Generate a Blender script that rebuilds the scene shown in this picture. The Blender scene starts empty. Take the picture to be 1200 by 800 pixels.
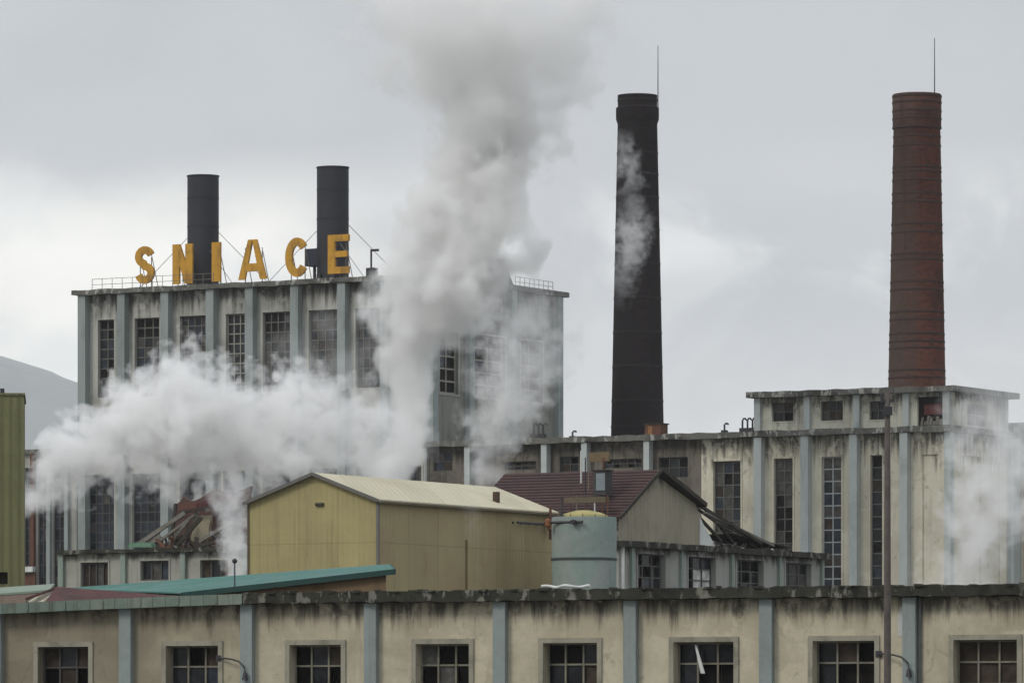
import bpy, bmesh, math, random
from mathutils import Vector, noise as mn
random.seed(7)
R = math.radians
sc = bpy.context.scene
COL = sc.collection

# ---------------------------------------------------------------- camera, sky, sun, exposure
F, HOR, EYE = 6500.0, 870.0, 1.7          # telephoto: focal length and horizon line in the photo's pixels, eye height in metres
cam = bpy.data.cameras.new('camera')
cam.sensor_width = 36; cam.lens = 36 * F / 1200.0
cam.shift_y = (HOR - 400) / 1200.0
cam.clip_start = 1; cam.clip_end = 40000
co = bpy.data.objects.new('camera', cam); COL.objects.link(co)
co.location = (0, 0, EYE); co.rotation_euler = (R(90), 0, 0)
sc.camera = co
sc.view_settings.view_transform = 'Standard'; sc.view_settings.look = 'None'
sc.view_settings.exposure = 0.0; sc.view_settings.gamma = 1; sc.view_settings.use_curve_mapping = False
cy = sc.cycles
cy.use_denoising = True
cy.max_bounces = 12; cy.volume_bounces = 5; cy.diffuse_bounces = 3; cy.glossy_bounces = 2
cy.volume_step_rate = 1.0; cy.volume_max_steps = 256
SUN_EL, SUN_ROT = R(42), R(-125)          # soft light through cloud from the left, slightly behind the camera

def N(nt, kind, **kw):
    n = nt.nodes.new(kind)
    for k, v in kw.items():
        if hasattr(n, k): setattr(n, k, v)
        else: n.inputs[k].default_value = v
    return n
def L(nt, a, b): nt.links.new(a, b)
def math_(nt, op, a, b=None, c=None, clamp=False):
    n = nt.nodes.new('ShaderNodeMath'); n.operation = op; n.use_clamp = clamp
    for i, v in enumerate((a, b, c)):
        if v is None: continue
        if isinstance(v, (int, float)): n.inputs[i].default_value = v
        else: L(nt, v, n.inputs[i])
    return n.outputs[0]
def smooth(nt, v, lo, hi, to0=0.0, to1=1.0):
    n = nt.nodes.new('ShaderNodeMapRange'); n.interpolation_type = 'SMOOTHSTEP'
    L(nt, v, n.inputs['Value'])
    n.inputs['From Min'].default_value = lo; n.inputs['From Max'].default_value = hi
    n.inputs['To Min'].default_value = to0; n.inputs['To Max'].default_value = to1
    return n.outputs[0]
def mixc(nt, fac, a, b):
    n = nt.nodes.new('ShaderNodeMix'); n.data_type = 'RGBA'; n.clamp_factor = True
    for sock, v in ((n.inputs[0], fac), (n.inputs[6], a), (n.inputs[7], b)):
        if isinstance(v, (int, float)): sock.default_value = v
        elif isinstance(v, (tuple, list)): sock.default_value = (*v[:3], 1)
        else: L(nt, v, sock)
    return n.outputs[2]
def noise_(nt, vec, scale, detail=4, rough=.55, dist=0.0, stretch=None):
    if stretch:
        m = N(nt, 'ShaderNodeMapping'); m.inputs['Scale'].default_value = stretch
        L(nt, vec, m.inputs[0]); vec = m.outputs[0]
    n = N(nt, 'ShaderNodeTexNoise'); n.inputs['Scale'].default_value = scale
    n.inputs['Detail'].default_value = detail; n.inputs['Roughness'].default_value = rough
    n.inputs['Distortion'].default_value = dist
    L(nt, vec, n.inputs['Vector'])
    return n.outputs[0]

w = bpy.data.worlds.new('World'); sc.world = w; w.use_nodes = True
nt = w.node_tree; nt.nodes.clear()
out = N(nt, 'ShaderNodeOutputWorld')
sky = N(nt, 'ShaderNodeTexSky'); sky.sky_type = 'NISHITA'; sky.sun_disc = False
sky.sun_elevation = SUN_EL; sky.sun_rotation = SUN_ROT; sky.air_density = 1.5; sky.dust_density = 3
bg1 = N(nt, 'ShaderNodeBackground'); bg1.inputs['Strength'].default_value = 0.06
L(nt, sky.outputs[0], bg1.inputs['Color'])
tc = N(nt, 'ShaderNodeTexCoord')
D = tc.outputs['Generated']
sep = N(nt, 'ShaderNodeSeparateXYZ'); L(nt, D, sep.inputs[0])
az, el = sep.outputs[0], sep.outputs[2]
n1 = noise_(nt, D, 10.0, 6, .55, .4, (1, 1, 1.7))
n2 = noise_(nt, D, 26.0, 6, .58, .5, (1, 1, 1.25))
n3 = noise_(nt, D, 5.0, 3, .5, .2, (1, 1, 2.2))
wob = math_(nt, 'MULTIPLY', math_(nt, 'SUBTRACT', n1, .5), .034)
elw = math_(nt, 'ADD', el, wob)
azw = math_(nt, 'ADD', az, math_(nt, 'MULTIPLY', math_(nt, 'SUBTRACT', n2, .5), .06))
# a bright break in the cloud low on the left, grey cloud above, soft pale puffs to the right
brk = math_(nt, 'MULTIPLY', smooth(nt, elw, .108, .090), smooth(nt, azw, .005, -.055))
low = math_(nt, 'MULTIPLY', smooth(nt, elw, .082, .045), .45)
brk = math_(nt, 'MAXIMUM', brk, low)
puff = math_(nt, 'MULTIPLY', smooth(nt, n2, .43, .62), smooth(nt, elw, .112, .088))
cl = mixc(nt, brk, (.595, .625, .66), (1.24, 1.23, 1.16))
cl = mixc(nt, math_(nt, 'MULTIPLY', puff, .85), cl, (.96, .99, .99))
cl = mixc(nt, math_(nt, 'MULTIPLY', smooth(nt, n1, .56, .36), .45), cl, (.46, .49, .53))
pu2 = math_(nt, 'MULTIPLY', smooth(nt, n3, .48, .62), smooth(nt, el, .09, .11))
cl = mixc(nt, math_(nt, 'MULTIPLY', pu2, .35), cl, (.78, .81, .82))
# overcast sky grows brighter towards the zenith
zen = smooth(nt, el, .16, .9, 1.0, 2.0)
vm = N(nt, 'ShaderNodeVectorMath', operation='SCALE'); L(nt, cl, vm.inputs[0]); L(nt, zen, vm.inputs['Scale'])
bg2 = N(nt, 'ShaderNodeBackground'); L(nt, vm.outputs[0], bg2.inputs['Color']); bg2.inputs['Strength'].default_value = 1.0
mx = N(nt, 'ShaderNodeMixShader'); mx.inputs[0].default_value = .95
L(nt, bg1.outputs[0], mx.inputs[1]); L(nt, bg2.outputs[0], mx.inputs[2])
L(nt, mx.outputs[0], out.inputs['Surface'])

sl = bpy.data.lights.new('sun', 'SUN'); sl.energy = 1.4; sl.angle = R(16); sl.color = (1, .94, .85)
so = bpy.data.objects.new('sun', sl); COL.objects.link(so)
sd = Vector((math.sin(SUN_ROT) * math.cos(SUN_EL), math.cos(SUN_ROT) * math.cos(SUN_EL), math.sin(SUN_EL)))   # towards the sun
so.rotation_euler = sd.to_track_quat('Z', 'Y').to_euler(); so.location = (0, 0, 300)

# ---------------------------------------------------------------- materials
def newmat(name):
    m = bpy.data.materials.new(name); m.use_nodes = True
    nt = m.node_tree; nt.nodes.clear()
    o = N(nt, 'ShaderNodeOutputMaterial'); b = N(nt, 'ShaderNodeBsdfPrincipled')
    L(nt, b.outputs[0], o.inputs['Surface'])
    tc = N(nt, 'ShaderNodeTexCoord')
    return m, nt, b, tc.outputs['Object']
def weathered(name, base, stain=(.06, .055, .045), amt=.5, scale=.25, streak=.5, rough=.85, ztop=None, drip=1.2, alt=None, altamt=.4,
              spots=0.0, corr=0.0, panel=0.0, fine=1.0, rust=0.0, pale=None, left_dirt_shade=None, lap=0.0, bumpk=.5, crack=0.0):
    """Painted or bare surface with blotches, downward streaks, drips from the top edge, peeled spots, optional corrugation."""
    m, nt, b, P = newmat(name)
    big = noise_(nt, P, scale, 6, .62, .4)
    st = noise_(nt, P, 1.0, 5, .65, .2, (2.2, 2.2, .16))
    fn = noise_(nt, P, 7.0 * fine, 5, .7)
    c = base
    if alt: c = mixc(nt, math_(nt, 'MULTIPLY', smooth(nt, noise_(nt, P, scale * 1.7, 5, .6, .5), .42, .62), altamt), c, alt)
    if panel:
        sx = N(nt, 'ShaderNodeSeparateXYZ'); L(nt, P, sx.inputs[0])
        k = math_(nt, 'FLOOR', math_(nt, 'DIVIDE', math_(nt, 'ADD', sx.outputs[0], sx.outputs[1]), panel))
        k2 = math_(nt, 'FLOOR', math_(nt, 'DIVIDE', sx.outputs[2], panel * 3.2))
        wn = N(nt, 'ShaderNodeTexWhiteNoise', noise_dimensions='2D')
        cb = N(nt, 'ShaderNodeCombineXYZ'); L(nt, k, cb.inputs[0]); L(nt, k2, cb.inputs[1]); L(nt, cb.outputs[0], wn.inputs['Vector'])
        c = mixc(nt, math_(nt, 'MULTIPLY', wn.outputs[0], .22), c, tuple(x * .45 for x in base))
    sf = math_(nt, 'MULTIPLY', smooth(nt, big, .45, .72), amt)
    c = mixc(nt, sf, c, stain)
    s2 = math_(nt, 'MULTIPLY', math_(nt, 'MULTIPLY', smooth(nt, st, .5, .72), streak), smooth(nt, big, .3, .6, .35, 1))
    c = mixc(nt, s2, c, tuple(x * .9 for x in stain))
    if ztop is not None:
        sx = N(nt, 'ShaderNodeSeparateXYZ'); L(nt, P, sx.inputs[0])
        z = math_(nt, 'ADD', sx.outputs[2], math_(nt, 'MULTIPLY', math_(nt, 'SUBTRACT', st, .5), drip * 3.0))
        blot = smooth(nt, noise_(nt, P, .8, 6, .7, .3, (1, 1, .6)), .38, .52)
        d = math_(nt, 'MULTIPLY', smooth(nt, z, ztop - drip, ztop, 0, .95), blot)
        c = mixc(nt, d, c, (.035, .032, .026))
    if crack:
        wv = N(nt, 'ShaderNodeTexNoise'); wv.inputs['Scale'].default_value = 1.1; wv.inputs['Detail'].default_value = 4; L(nt, P, wv.inputs['Vector'])
        mxv = N(nt, 'ShaderNodeMix'); mxv.data_type = 'VECTOR'; mxv.inputs[0].default_value = .35; L(nt, P, mxv.inputs[4]); L(nt, wv.outputs['Color'], mxv.inputs[5])
        ve = N(nt, 'ShaderNodeTexVoronoi'); ve.feature = 'DISTANCE_TO_EDGE'; ve.inputs['Scale'].default_value = .55; L(nt, mxv.outputs[1], ve.inputs['Vector'])
        cf = math_(nt, 'MULTIPLY', smooth(nt, ve.outputs['Distance'], .02, .006), smooth(nt, noise_(nt, P, .33, 3, .5), .50, .58))
        c = mixc(nt, math_(nt, 'MULTIPLY', cf, crack), c, (.05, .042, .032))
        pt = smooth(nt, noise_(nt, P, .5, 5, .6, .6, (1, 1, .8)), .58, .61)          # lighter repair patches
        c = mixc(nt, math_(nt, 'MULTIPLY', pt, .35), c, tuple(min(.7, x * 1.2) for x in base))
    if lap:                                                        # sheet laps: thin dirty lines
        sx = N(nt, 'ShaderNodeSeparateXYZ'); L(nt, P, sx.inputs[0])
        fr_ = math_(nt, 'FRACT', math_(nt, 'DIVIDE', math_(nt, 'ADD', sx.outputs[2], .4), lap))
        c = mixc(nt, math_(nt, 'MULTIPLY', smooth(nt, fr_, .972, .985), .45), c, tuple(x * .5 for x in base))
        fr2 = math_(nt, 'FRACT', math_(nt, 'DIVIDE', math_(nt, 'ADD', sx.outputs[0], sx.outputs[1]), panel * 2))
        c = mixc(nt, math_(nt, 'MULTIPLY', smooth(nt, fr2, .97, .985), .35), c, (.12, .075, .04))
    if pale:
        pf = smooth(nt, noise_(nt, P, 2.1, 5, .65, .2, (1, 1, .45)), .53, .60)
        c = mixc(nt, math_(nt, 'MULTIPLY', pf, smooth(nt, noise_(nt, P, .35, 3, .5), .36, .52)), c, pale)
    if left_dirt_shade:
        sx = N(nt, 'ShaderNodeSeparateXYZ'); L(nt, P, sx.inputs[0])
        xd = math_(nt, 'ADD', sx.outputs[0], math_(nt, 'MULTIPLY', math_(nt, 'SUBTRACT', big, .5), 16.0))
        c = mixc(nt, math_(nt, 'MULTIPLY', smooth(nt, xd, left_dirt_shade, left_dirt_shade - 7.0), .62), c, (.085, .068, .045))  # brown dirt with eave shade painted in, growing towards the left end
    if spots:
        sp = smooth(nt, noise_(nt, P, 1.3, 6, .7, .3), .60, .66)
        c = mixc(nt, math_(nt, 'MULTIPLY', sp, spots), c, (.10, .085, .07))
    if rust:
        rs = smooth(nt, noise_(nt, P, .9, 6, .7, .4, (1.2, 1.2, .5)), .55, .68)
        c = mixc(nt, math_(nt, 'MULTIPLY', rs, rust), c, (.10, .04, .02))
    c = mixc(nt, math_(nt, 'MULTIPLY', smooth(nt, fn, .35, .75), .25), c, tuple(x * .55 for x in base))
    L(nt, c, b.inputs['Base Color'])
    b.inputs['Roughness'].default_value = rough; b.inputs['Specular IOR Level'].default_value = .25
    h = fn; dist = .02
    if corr:
        sx = N(nt, 'ShaderNodeSeparateXYZ'); L(nt, P, sx.inputs[0])
        q = math_(nt, 'SINE', math_(nt, 'MULTIPLY', math_(nt, 'ADD', sx.outputs[0], sx.outputs[1]), 6.2832 / corr))
        h = math_(nt, 'ADD', math_(nt, 'MULTIPLY', fn, .3), q); dist = corr * .12
    bp = N(nt, 'ShaderNodeBump'); bp.inputs['Strength'].default_value = bumpk; bp.inputs['Distance'].default_value = dist
    L(nt, h, bp.inputs['Height']); L(nt, bp.outputs[0], b.inputs['Normal'])
    return m
def plain(name, col, rough=.7, metal=0.0, var=.35, scale=2.0):
    m, nt, b, P = newmat(name)
    f = noise_(nt, P, scale, 5, .65, .3)
    L(nt, mixc(nt, math_(nt, 'MULTIPLY', smooth(nt, f, .35, .7), var), col, tuple(x * .4 for x in col)), b.inputs['Base Color'])
    b.inputs['Roughness'].default_value = rough; b.inputs['Metallic'].default_value = metal
    b.inputs['Specular IOR Level'].default_value = .3
    return m
def glass(name, col, rough):
    m, nt, b, P = newmat(name)
    f = noise_(nt, P, 1.6, 5, .6, .5)
    L(nt, mixc(nt, smooth(nt, f, .4, .7), col, tuple(x * 1.9 + .006 for x in col)), b.inputs['Base Color'])
    b.inputs['Roughness'].default_value = rough; b.inputs['Specular IOR Level'].default_value = .16
    return m
M = {}
M['glass_dark'] = glass('dark glass', (.008, .009, .011), .15)
M['glass_blue'] = glass('blue grey glass', (.018, .023, .032), .25)
M['glass_dirty'] = glass('dirty glass', (.048, .046, .042), .5)
M['glass_brown'] = glass('brown dusty glass', (.028, .020, .014), .6)
M['glass_pale'] = glass('pale glass and sky tone', (.38, .38, .37), .5)
M['void'] = plain('dark interior', (.011, .009, .008), .95)
GL = [M['glass_dark'], M['glass_blue'], M['glass_dirty'], M['glass_brown'], M['glass_pale'], M['void']]
M['bar'] = plain('pale window bars', (.30, .29, .25), .8, var=.5)
M['bar_fg'] = plain('cream window bars', (.21, .20, .155), .85, var=.6)
M['bar_grey'] = plain('grey window bars', (.13, .13, .115), .8, var=.5)
M['bar_dark'] = plain('dark window bars', (.07, .07, .065), .8)
M['bar_white'] = plain('white window bars', (.40, .43, .43), .7, var=.4)
M['surround'] = weathered('cream window surround', (.30, .285, .225), amt=.5, scale=.8, streak=.3, spots=.4)
M['pil_fg'] = weathered('blue green pilaster paint', (.245, .285, .28), stain=(.11, .125, .115), amt=.35, scale=.5, streak=.4)
M['pil_far'] = weathered('faded green pilaster paint', (.265, .30, .295), stain=(.10, .11, .10), amt=.45, scale=.2, streak=.5)
M['pil_hall'] = weathered('pale green pilaster paint', (.42, .46, .45), stain=(.19, .20, .18), amt=.4, scale=.25, streak=.4)
M['moss'] = weathered('mossy concrete edge', (.032, .032, .024), stain=(.008, .009, .007), amt=.9, scale=1.3, streak=.5, alt=(.27, .265, .22), altamt=.0, pale=(.17, .167, .138), fine=.6)
M['gutter'] = weathered('green painted gutter board', (.14, .185, .155), stain=(.04, .04, .03), amt=.6, scale=.5, streak=.7, alt=(.26, .27, .22), altamt=.5)
M['cornice'] = weathered('stained concrete cornice', (.13, .13, .115), stain=(.02, .02, .018), amt=.9, scale=.35, streak=.6, rust=.3, pale=(.33, .33, .30))
M['roof'] = weathered('dark roof felt', (.05, .05, .05), amt=.4)
M['steel'] = plain('dark steel', (.045, .045, .05), .6, .2)
M['rail'] = plain('dull rail paint', (.17, .15, .12), .7)
M['rust'] = plain('rusty iron', (.12, .055, .035), .85, var=.6, scale=1.2)
M['timber'] = plain('rotten dark timber', (.045, .04, .033), .95, var=.6)
M['timber_pale'] = plain('grey timber', (.19, .18, .155), .95, var=.6)
M['white'] = plain('dirty white paint', (.58, .60, .58), .7)

# ---------------------------------------------------------------- mesh helpers
class MB:
    def __init__(s): s.v = []; s.f = []; s.m = []
    def face(s, pts, mi=0):
        i = len(s.v); s.v += [tuple(p) for p in pts]; s.f.append(tuple(range(i, i + len(pts)))); s.m.append(mi)
    def box(s, x0, x1, y0, y1, z0, z1, mi=0):
        if x0 > x1: x0, x1 = x1, x0
        if y0 > y1: y0, y1 = y1, y0
        if z0 > z1: z0, z1 = z1, z0
        i = len(s.v)
        s.v += [(x0, y0, z0), (x1, y0, z0), (x1, y1, z0), (x0, y1, z0), (x0, y0, z1), (x1, y0, z1), (x1, y1, z1), (x0, y1, z1)]
        for q in ((3, 2, 1, 0), (4, 5, 6, 7), (0, 1, 5, 4), (1, 2, 6, 5), (2, 3, 7, 6), (3, 0, 4, 7)):
            s.f.append(tuple(i + k for k in q)); s.m.append(mi)
    def hexa(s, p, mi=0):                       # eight corners: bottom ring then top ring
        i = len(s.v); s.v += [tuple(q) for q in p]
        for q in ((3, 2, 1, 0), (4, 5, 6, 7), (0, 1, 5, 4), (1, 2, 6, 5), (2, 3, 7, 6), (3, 0, 4, 7)):
            s.f.append(tuple(i + k for k in q)); s.m.append(mi)
    def beam(s, a, b, wd, ht, mi=0):
        a = Vector(a); b = Vector(b); d = (b - a).normalized()
        side = d.cross(Vector((0, 0, 1)))
        side = Vector((1, 0, 0)) if side.length < 1e-4 else side.normalized()
        up = side.cross(d)
        q = []
        for c in (a, b):
            q += [c - side * wd / 2 - up * ht / 2, c + side * wd / 2 - up * ht / 2, c + side * wd / 2 + up * ht / 2, c - side * wd / 2 + up * ht / 2]
        i = len(s.v); s.v += [tuple(x) for x in q]
        for f in ((0, 1, 2, 3), (7, 6, 5, 4), (0, 4, 5, 1), (1, 5, 6, 2), (2, 6, 7, 3), (3, 7, 4, 0)):
            s.f.append(tuple(i + k for k in f)); s.m.append(mi)
    def tube(s, pts, r, n=8, mi=0, cap=True):
        pts = [Vector(p) for p in pts]
        rr = r if isinstance(r, (list, tuple)) else [r] * len(pts)
        base = len(s.v)
        for k, p in enumerate(pts):
            d = (pts[min(k + 1, len(pts) - 1)] - pts[max(k - 1, 0)]).normalized()
            a = d.cross(Vector((0, 0, 1))) if abs(d.z) < .95 else d.cross(Vector((0, 1, 0)))
            a.normalize(); b = d.cross(a)
            for j in range(n):
                t = 2 * math.pi * j / n
                s.v.append(tuple(p + (a * math.cos(t) + b * math.sin(t)) * rr[k]))
        for k in range(len(pts) - 1):
            for j in range(n):
                j2 = (j + 1) % n
                s.f.append((base + k * n + j, base + k * n + j2, base + (k + 1) * n + j2, base + (k + 1) * n + j)); s.m.append(mi)
        if cap:
            s.f.append(tuple(base + j for j in range(n - 1, -1, -1))); s.m.append(mi)
            s.f.append(tuple(base + (len(pts) - 1) * n + j for j in range(n))); s.m.append(mi)
    def lathe(s, prof, n=40, c=(0, 0), mi=0):
        base = len(s.v)
        for r, z in prof:
            for j in range(n):
                t = 2 * math.pi * j / n
                s.v.append((c[0] + r * math.cos(t), c[1] + r * math.sin(t), z))
        for k in range(len(prof) - 1):
            for j in range(n):
                j2 = (j + 1) % n
                s.f.append((base + k * n + j, base + k * n + j2, base + (k + 1) * n + j2, base + (k + 1) * n + j)); s.m.append(mi)
        s.f.append(tuple(base + (len(prof) - 1) * n + j for j in range(n))); s.m.append(mi)
        s.f.append(tuple(base + j for j in range(n - 1, -1, -1))); s.m.append(mi)
    def prism(s, poly, ax, a, b, mi=0):         # poly in two coordinates, extruded along ax ('x' or 'y') from a to b
        def P(p, t): return (p[0], t, p[1]) if ax == 'y' else (t, p[0], p[1])
        n = len(poly); i = len(s.v)
        s.v += [P(p, a) for p in poly] + [P(p, b) for p in poly]
        s.f.append(tuple(i + k for k in range(n))); s.m.append(mi)
        s.f.append(tuple(i + n + k for k in range(n - 1, -1, -1))); s.m.append(mi)
        for k in range(n):
            k2 = (k + 1) % n
            s.f.append((i + k, i + n + k, i + n + k2, i + k2)); s.m.append(mi)
    def build(s, name, mats, parent=None, smooth_=False, bevel=0):
        me = bpy.data.meshes.new(name); me.from_pydata(s.v, [], s.f)
        mats = mats if isinstance(mats, list) else [mats]
        for m in mats: me.materials.append(m)
        me.polygons.foreach_set('material_index', s.m)
        bm = bmesh.new(); bm.from_mesh(me)
        bmesh.ops.recalc_face_normals(bm, faces=bm.faces)
        bm.to_mesh(me); bm.free()
        if smooth_:
            me.polygons.foreach_set('use_smooth', [True] * len(me.polygons))
            me.set_sharp_from_angle(angle=R(40))
        o = bpy.data.objects.new(name, me); COL.objects.link(o)
        if parent: o.parent = parent
        if bevel:
            bv = o.modifiers.new('bevel', 'BEVEL'); bv.width = bevel; bv.segments = 2
        return o
def tag(o, label, cat, group=None):
    o['label'] = label; o['category'] = cat
    if group: o['group'] = group
    return o
def empty(name, loc, rz=0.0):
    o = bpy.data.objects.new(name, None); COL.objects.link(o); o.location = loc; o.rotation_euler = (0, 0, rz)
    o.empty_display_size = .5
    return o

# The whole works stands on one street grid, turned 30 degrees to the line of sight.
ANG = R(30)
class Frame:
    """A building's own axes: x along its street side, y into the plot, origin at its near corner."""
    def __init__(s, px, Y, ang=ANG):
        s.ox = (px - 600) / F * Y; s.oy = Y; s.ang = ang
        s.ax, s.ay, s.bx, s.by = math.cos(ang), -math.sin(ang), math.sin(ang), math.cos(ang)
    def root(s, name): return empty(name, (s.ox, s.oy, 0), -s.ang)
    def U(s, px, d=0.0):
        q = (px - 600) / F
        return (q * (s.oy + d * s.by) - s.ox - d * s.bx) / (s.ax - q * s.ay)
    def V(s, px, u=0.0):
        q = (px - 600) / F
        return (q * (s.oy + u * s.ay) - s.ox - u * s.ax) / (s.bx - q * s.by)
    def z(s, u, d, py): return EYE + (HOR - py) / F * (s.oy + u * s.ay + d * s.by)
    def A(s, px, py, d=0.0):
        u = s.U(px, d); return u, s.z(u, d, py)
    def B(s, px, py, u=0.0):
        d = s.V(px, u); return d, s.z(u, d, py)
    def world(s, u, d): return (s.ox + u * s.ax + d * s.bx, s.oy + u * s.ay + d * s.by)
def fp(face, pos, u, d, z):                    # face 'A': front wall y = pos looking to -y; 'R': side wall x = pos looking to +x
    return (u, pos + d, z) if face == 'A' else (pos - d, u, z)
def fbox(mb, face, pos, u0, u1, d0, d1, z0, z1, mi=0):
    a = fp(face, pos, u0, d0, z0); b = fp(face, pos, u1, d1, z1)
    mb.box(a[0], b[0], a[1], b[1], a[2], b[2], mi)
def wall(mb, face, pos, u0, u1, z0, z1, holes, depth=.4, mi=0):
    us = sorted({u0, u1, *[h[0] for h in holes], *[h[1] for h in holes]})
    zs = sorted({z0, z1, *[h[2] for h in holes], *[h[3] for h in holes]})
    for i in range(len(us) - 1):
        for j in range(len(zs) - 1):
            uc, zc = (us[i] + us[i + 1]) / 2, (zs[j] + zs[j + 1]) / 2
            if any(h[0] < uc < h[1] and h[2] < zc < h[3] for h in holes): continue
            mb.face([fp(face, pos, a, 0, b) for a, b in ((us[i], zs[j]), (us[i + 1], zs[j]), (us[i + 1], zs[j + 1]), (us[i], zs[j + 1]))], mi)
    for h in holes:
        q = [(h[0], h[2]), (h[1], h[2]), (h[1], h[3]), (h[0], h[3])]
        for k in range(4):
            a, b = q[k], q[(k + 1) % 4]
            mb.face([fp(face, pos, a[0], 0, a[1]), fp(face, pos, b[0], 0, b[1]), fp(face, pos, b[0], depth, b[1]), fp(face, pos, a[0], depth, a[1])], mi)
def window(root, face, pos, h, cols, rows, weights, bar=.08, rec=.28, barmat='bar', surround=0.0, sur_mat='surround', picks=None, sill=False):
    """A framed window set into the hole h: bars, then panes as a part of it, each pane a little out of true."""
    u0, u1, z0, z1 = h
    mb = MB(); pn = MB()
    e = .004
    for k in range(cols + 1):
        u = u0 + (u1 - u0) * k / cols
        a, b = max(u0 + e, u - bar / 2), min(u1 - e, u + bar / 2)
        if k == 0: b = u0 + bar
        if k == cols: a = u1 - bar
        fbox(mb, face, pos, a, b, rec, rec + .06, z0 + e, z1 - e)
    for k in range(rows + 1):
        z = z0 + (z1 - z0) * k / rows
        a, b = max(z0 + e, z - bar / 2), min(z1 - e, z + bar / 2)
        if k == 0: b = z0 + bar
        if k == rows: a = z1 - bar
        fbox(mb, face, pos, u0 + e, u1 - e, rec + .01, rec + .055, a, b)
    wobj = mb.build('window', M[barmat], root)
    for i in range(cols):
        for j in range(rows):
            a0, a1 = u0 + (u1 - u0) * i / cols, u0 + (u1 - u0) * (i + 1) / cols
            b0, b1 = z0 + (z1 - z0) * j / rows, z0 + (z1 - z0) * (j + 1) / rows
            if picks and (i, j) in picks: g = picks[(i, j)]
            else: g = random.choices(range(6), weights)[0]
            t = .012
            dd = [rec + .075 + random.uniform(-t, t) + (.25 if g == 5 else 0) for _ in range(3)]
            dd.append(dd[0] + dd[2] - dd[1])
            pn.face([fp(face, pos, a0, dd[0], b0), fp(face, pos, a1, dd[1], b0), fp(face, pos, a1, dd[2], b1), fp(face, pos, a0, dd[3], b1)], g)
    pn.build('pane', GL, wobj)
    if surround:
        s = surround; sm = MB(); t = .05
        for a, b, c, d_ in ((u0 - s, u0 - e, z0 - s, z1 + s), (u1 + e, u1 + s, z0 - s, z1 + s), (u0 - e, u1 + e, z1 + e, z1 + s), (u0 - e, u1 + e, z0 - s, z0 - e)):
            fbox(sm, face, pos, a, b, -t, .01, c, d_)
        sm.build('surround', M[sur_mat], wobj)
    return wobj
def ragged(mb, face, pos, u0, u1, d0, d1, z0, z1, seg=.8, jit=.03, mi=0):
    """A long slab whose edges wander and chip a little."""
    n = max(2, int(abs(u1 - u0) / seg)); ring = []
    for k in range(n + 1):
        u = u0 + (u1 - u0) * k / n
        j = lambda: random.uniform(-jit, jit)
        ring.append([fp(face, pos, u, d0 + j(), z0 + j()), fp(face, pos, u, d1, z0), fp(face, pos, u, d1, z1), fp(face, pos, u, d0 + j(), z1 + j())])
    i = len(mb.v)
    for r in ring: mb.v += r
    for k in range(n):
        for q in range(4):
            q2 = (q + 1) % 4
            mb.f.append((i + 4 * k + q, i + 4 * k + q2, i + 4 * k + 4 + q2, i + 4 * k + 4 + q)); mb.m.append(mi)
    mb.f.append((i, i + 1, i + 2, i + 3)); mb.m.append(mi)
    mb.f.append(tuple(i + 4 * n + q for q in range(4))); mb.m.append(mi)

# ---------------------------------------------------------------- ground, hill
g = MB(); g.face([(-7000, -800, 0), (7000, -800, 0), (7000, 12500, 0), (-7000, 12500, 0)])
ground = g.build('ground', weathered('yard ground', (.09, .085, .075), stain=(.04, .04, .035), amt=.6, scale=.05, streak=0)); ground['kind'] = 'structure'
hm = MB(); HY = 10000.0
ridge = [(-2600, 330), (-1500, 290), (-900, 352), (-500, 362), (-200, 386), (0, 415), (30, 424), (60, 434), (95, 446), (160, 468), (300, 520), (500, 600), (800, 690), (1400, 720), (2600, 690), (3800, 640)]
def rz(px):
    for (a, ya), (b, yb) in zip(ridge, ridge[1:]):
        if a <= px <= b:
            t = (px - a) / (b - a); return ya + (yb - ya) * t
    return 700
NX, NY = 260, 26
for i in range(NX + 1):
    px = -2600 + 6400 * i / NX
    X = (px - 600) / F * HY
    top = (HOR - rz(px)) / F * HY
    for j in range(NY + 1):
        t = j / NY
        y = HY - 1700 + 3200 * t
        prof = math.sin(math.pi * min(1, t / 1.06 + .0)) ** 1.2 if t < .53 else math.cos((t - .53) / .47 * math.pi / 2)
        zz = top * prof + mn.fractal(Vector((X * .004, y * .004, 3)), 1, 2, 5) * 22 * prof
        hm.v.append((X, y, max(zz, -.5) if 0 < j < NY else -.5))
for i in range(NX):
    for j in range(NY):
        a = i * (NY + 1) + j
        hm.f.append((a, a + NY + 1, a + NY + 2, a + 1)); hm.m.append(0)
hill = hm.build('hill', weathered('haze paled wooded hillside', (.19, .21, .215), stain=(.12, .14, .14), amt=.7, scale=.006, streak=0, alt=(.23, .235, .225), fine=.002), smooth_=True)  # base colours paled: part of the distance haze is painted in
hill['kind'] = 'structure'

# ---------------------------------------------------------------- near hall: the long wall along the bottom of the view
FA = R(23)
fr = Frame(600, 171.0, FA)
r = fr.root('factory_hall')
tag(r, 'long low cream hall nearest the camera with mossy roof edge and blue green pilasters', 'industrial building', None)
_, ZT = fr.A(600, 690.5); _, ZB = fr.A(600, 704)
ul, ur = fr.U(-60), fr.U(1260)
wins = [(45, 104), (195, 256), (340, 400), (488, 550), (637, 700), (790, 860), (953, 1025), (1118, 1192)]
_, wzt = fr.A(668, 753); wzb = wzt - 2.6
holes = [(fr.U(a), fr.U(b), wzb, wzt) for a, b in wins]
mw = MB()
wall(mw, 'A', 0, ul, ur, -.5, ZB, holes, .5)
DEP = 9.0
mw.face([(ul, 0, -.5), (ul, DEP, -.5), (ul, DEP, ZB), (ul, 0, ZB)]); mw.face([(ur, 0, -.5), (ur, DEP, -.5), (ur, DEP, ZB), (ur, 0, ZB)])
mw.face([(ul, DEP, -.5), (ur, DEP, -.5), (ur, DEP, ZB), (ul, DEP, ZB)])
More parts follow.
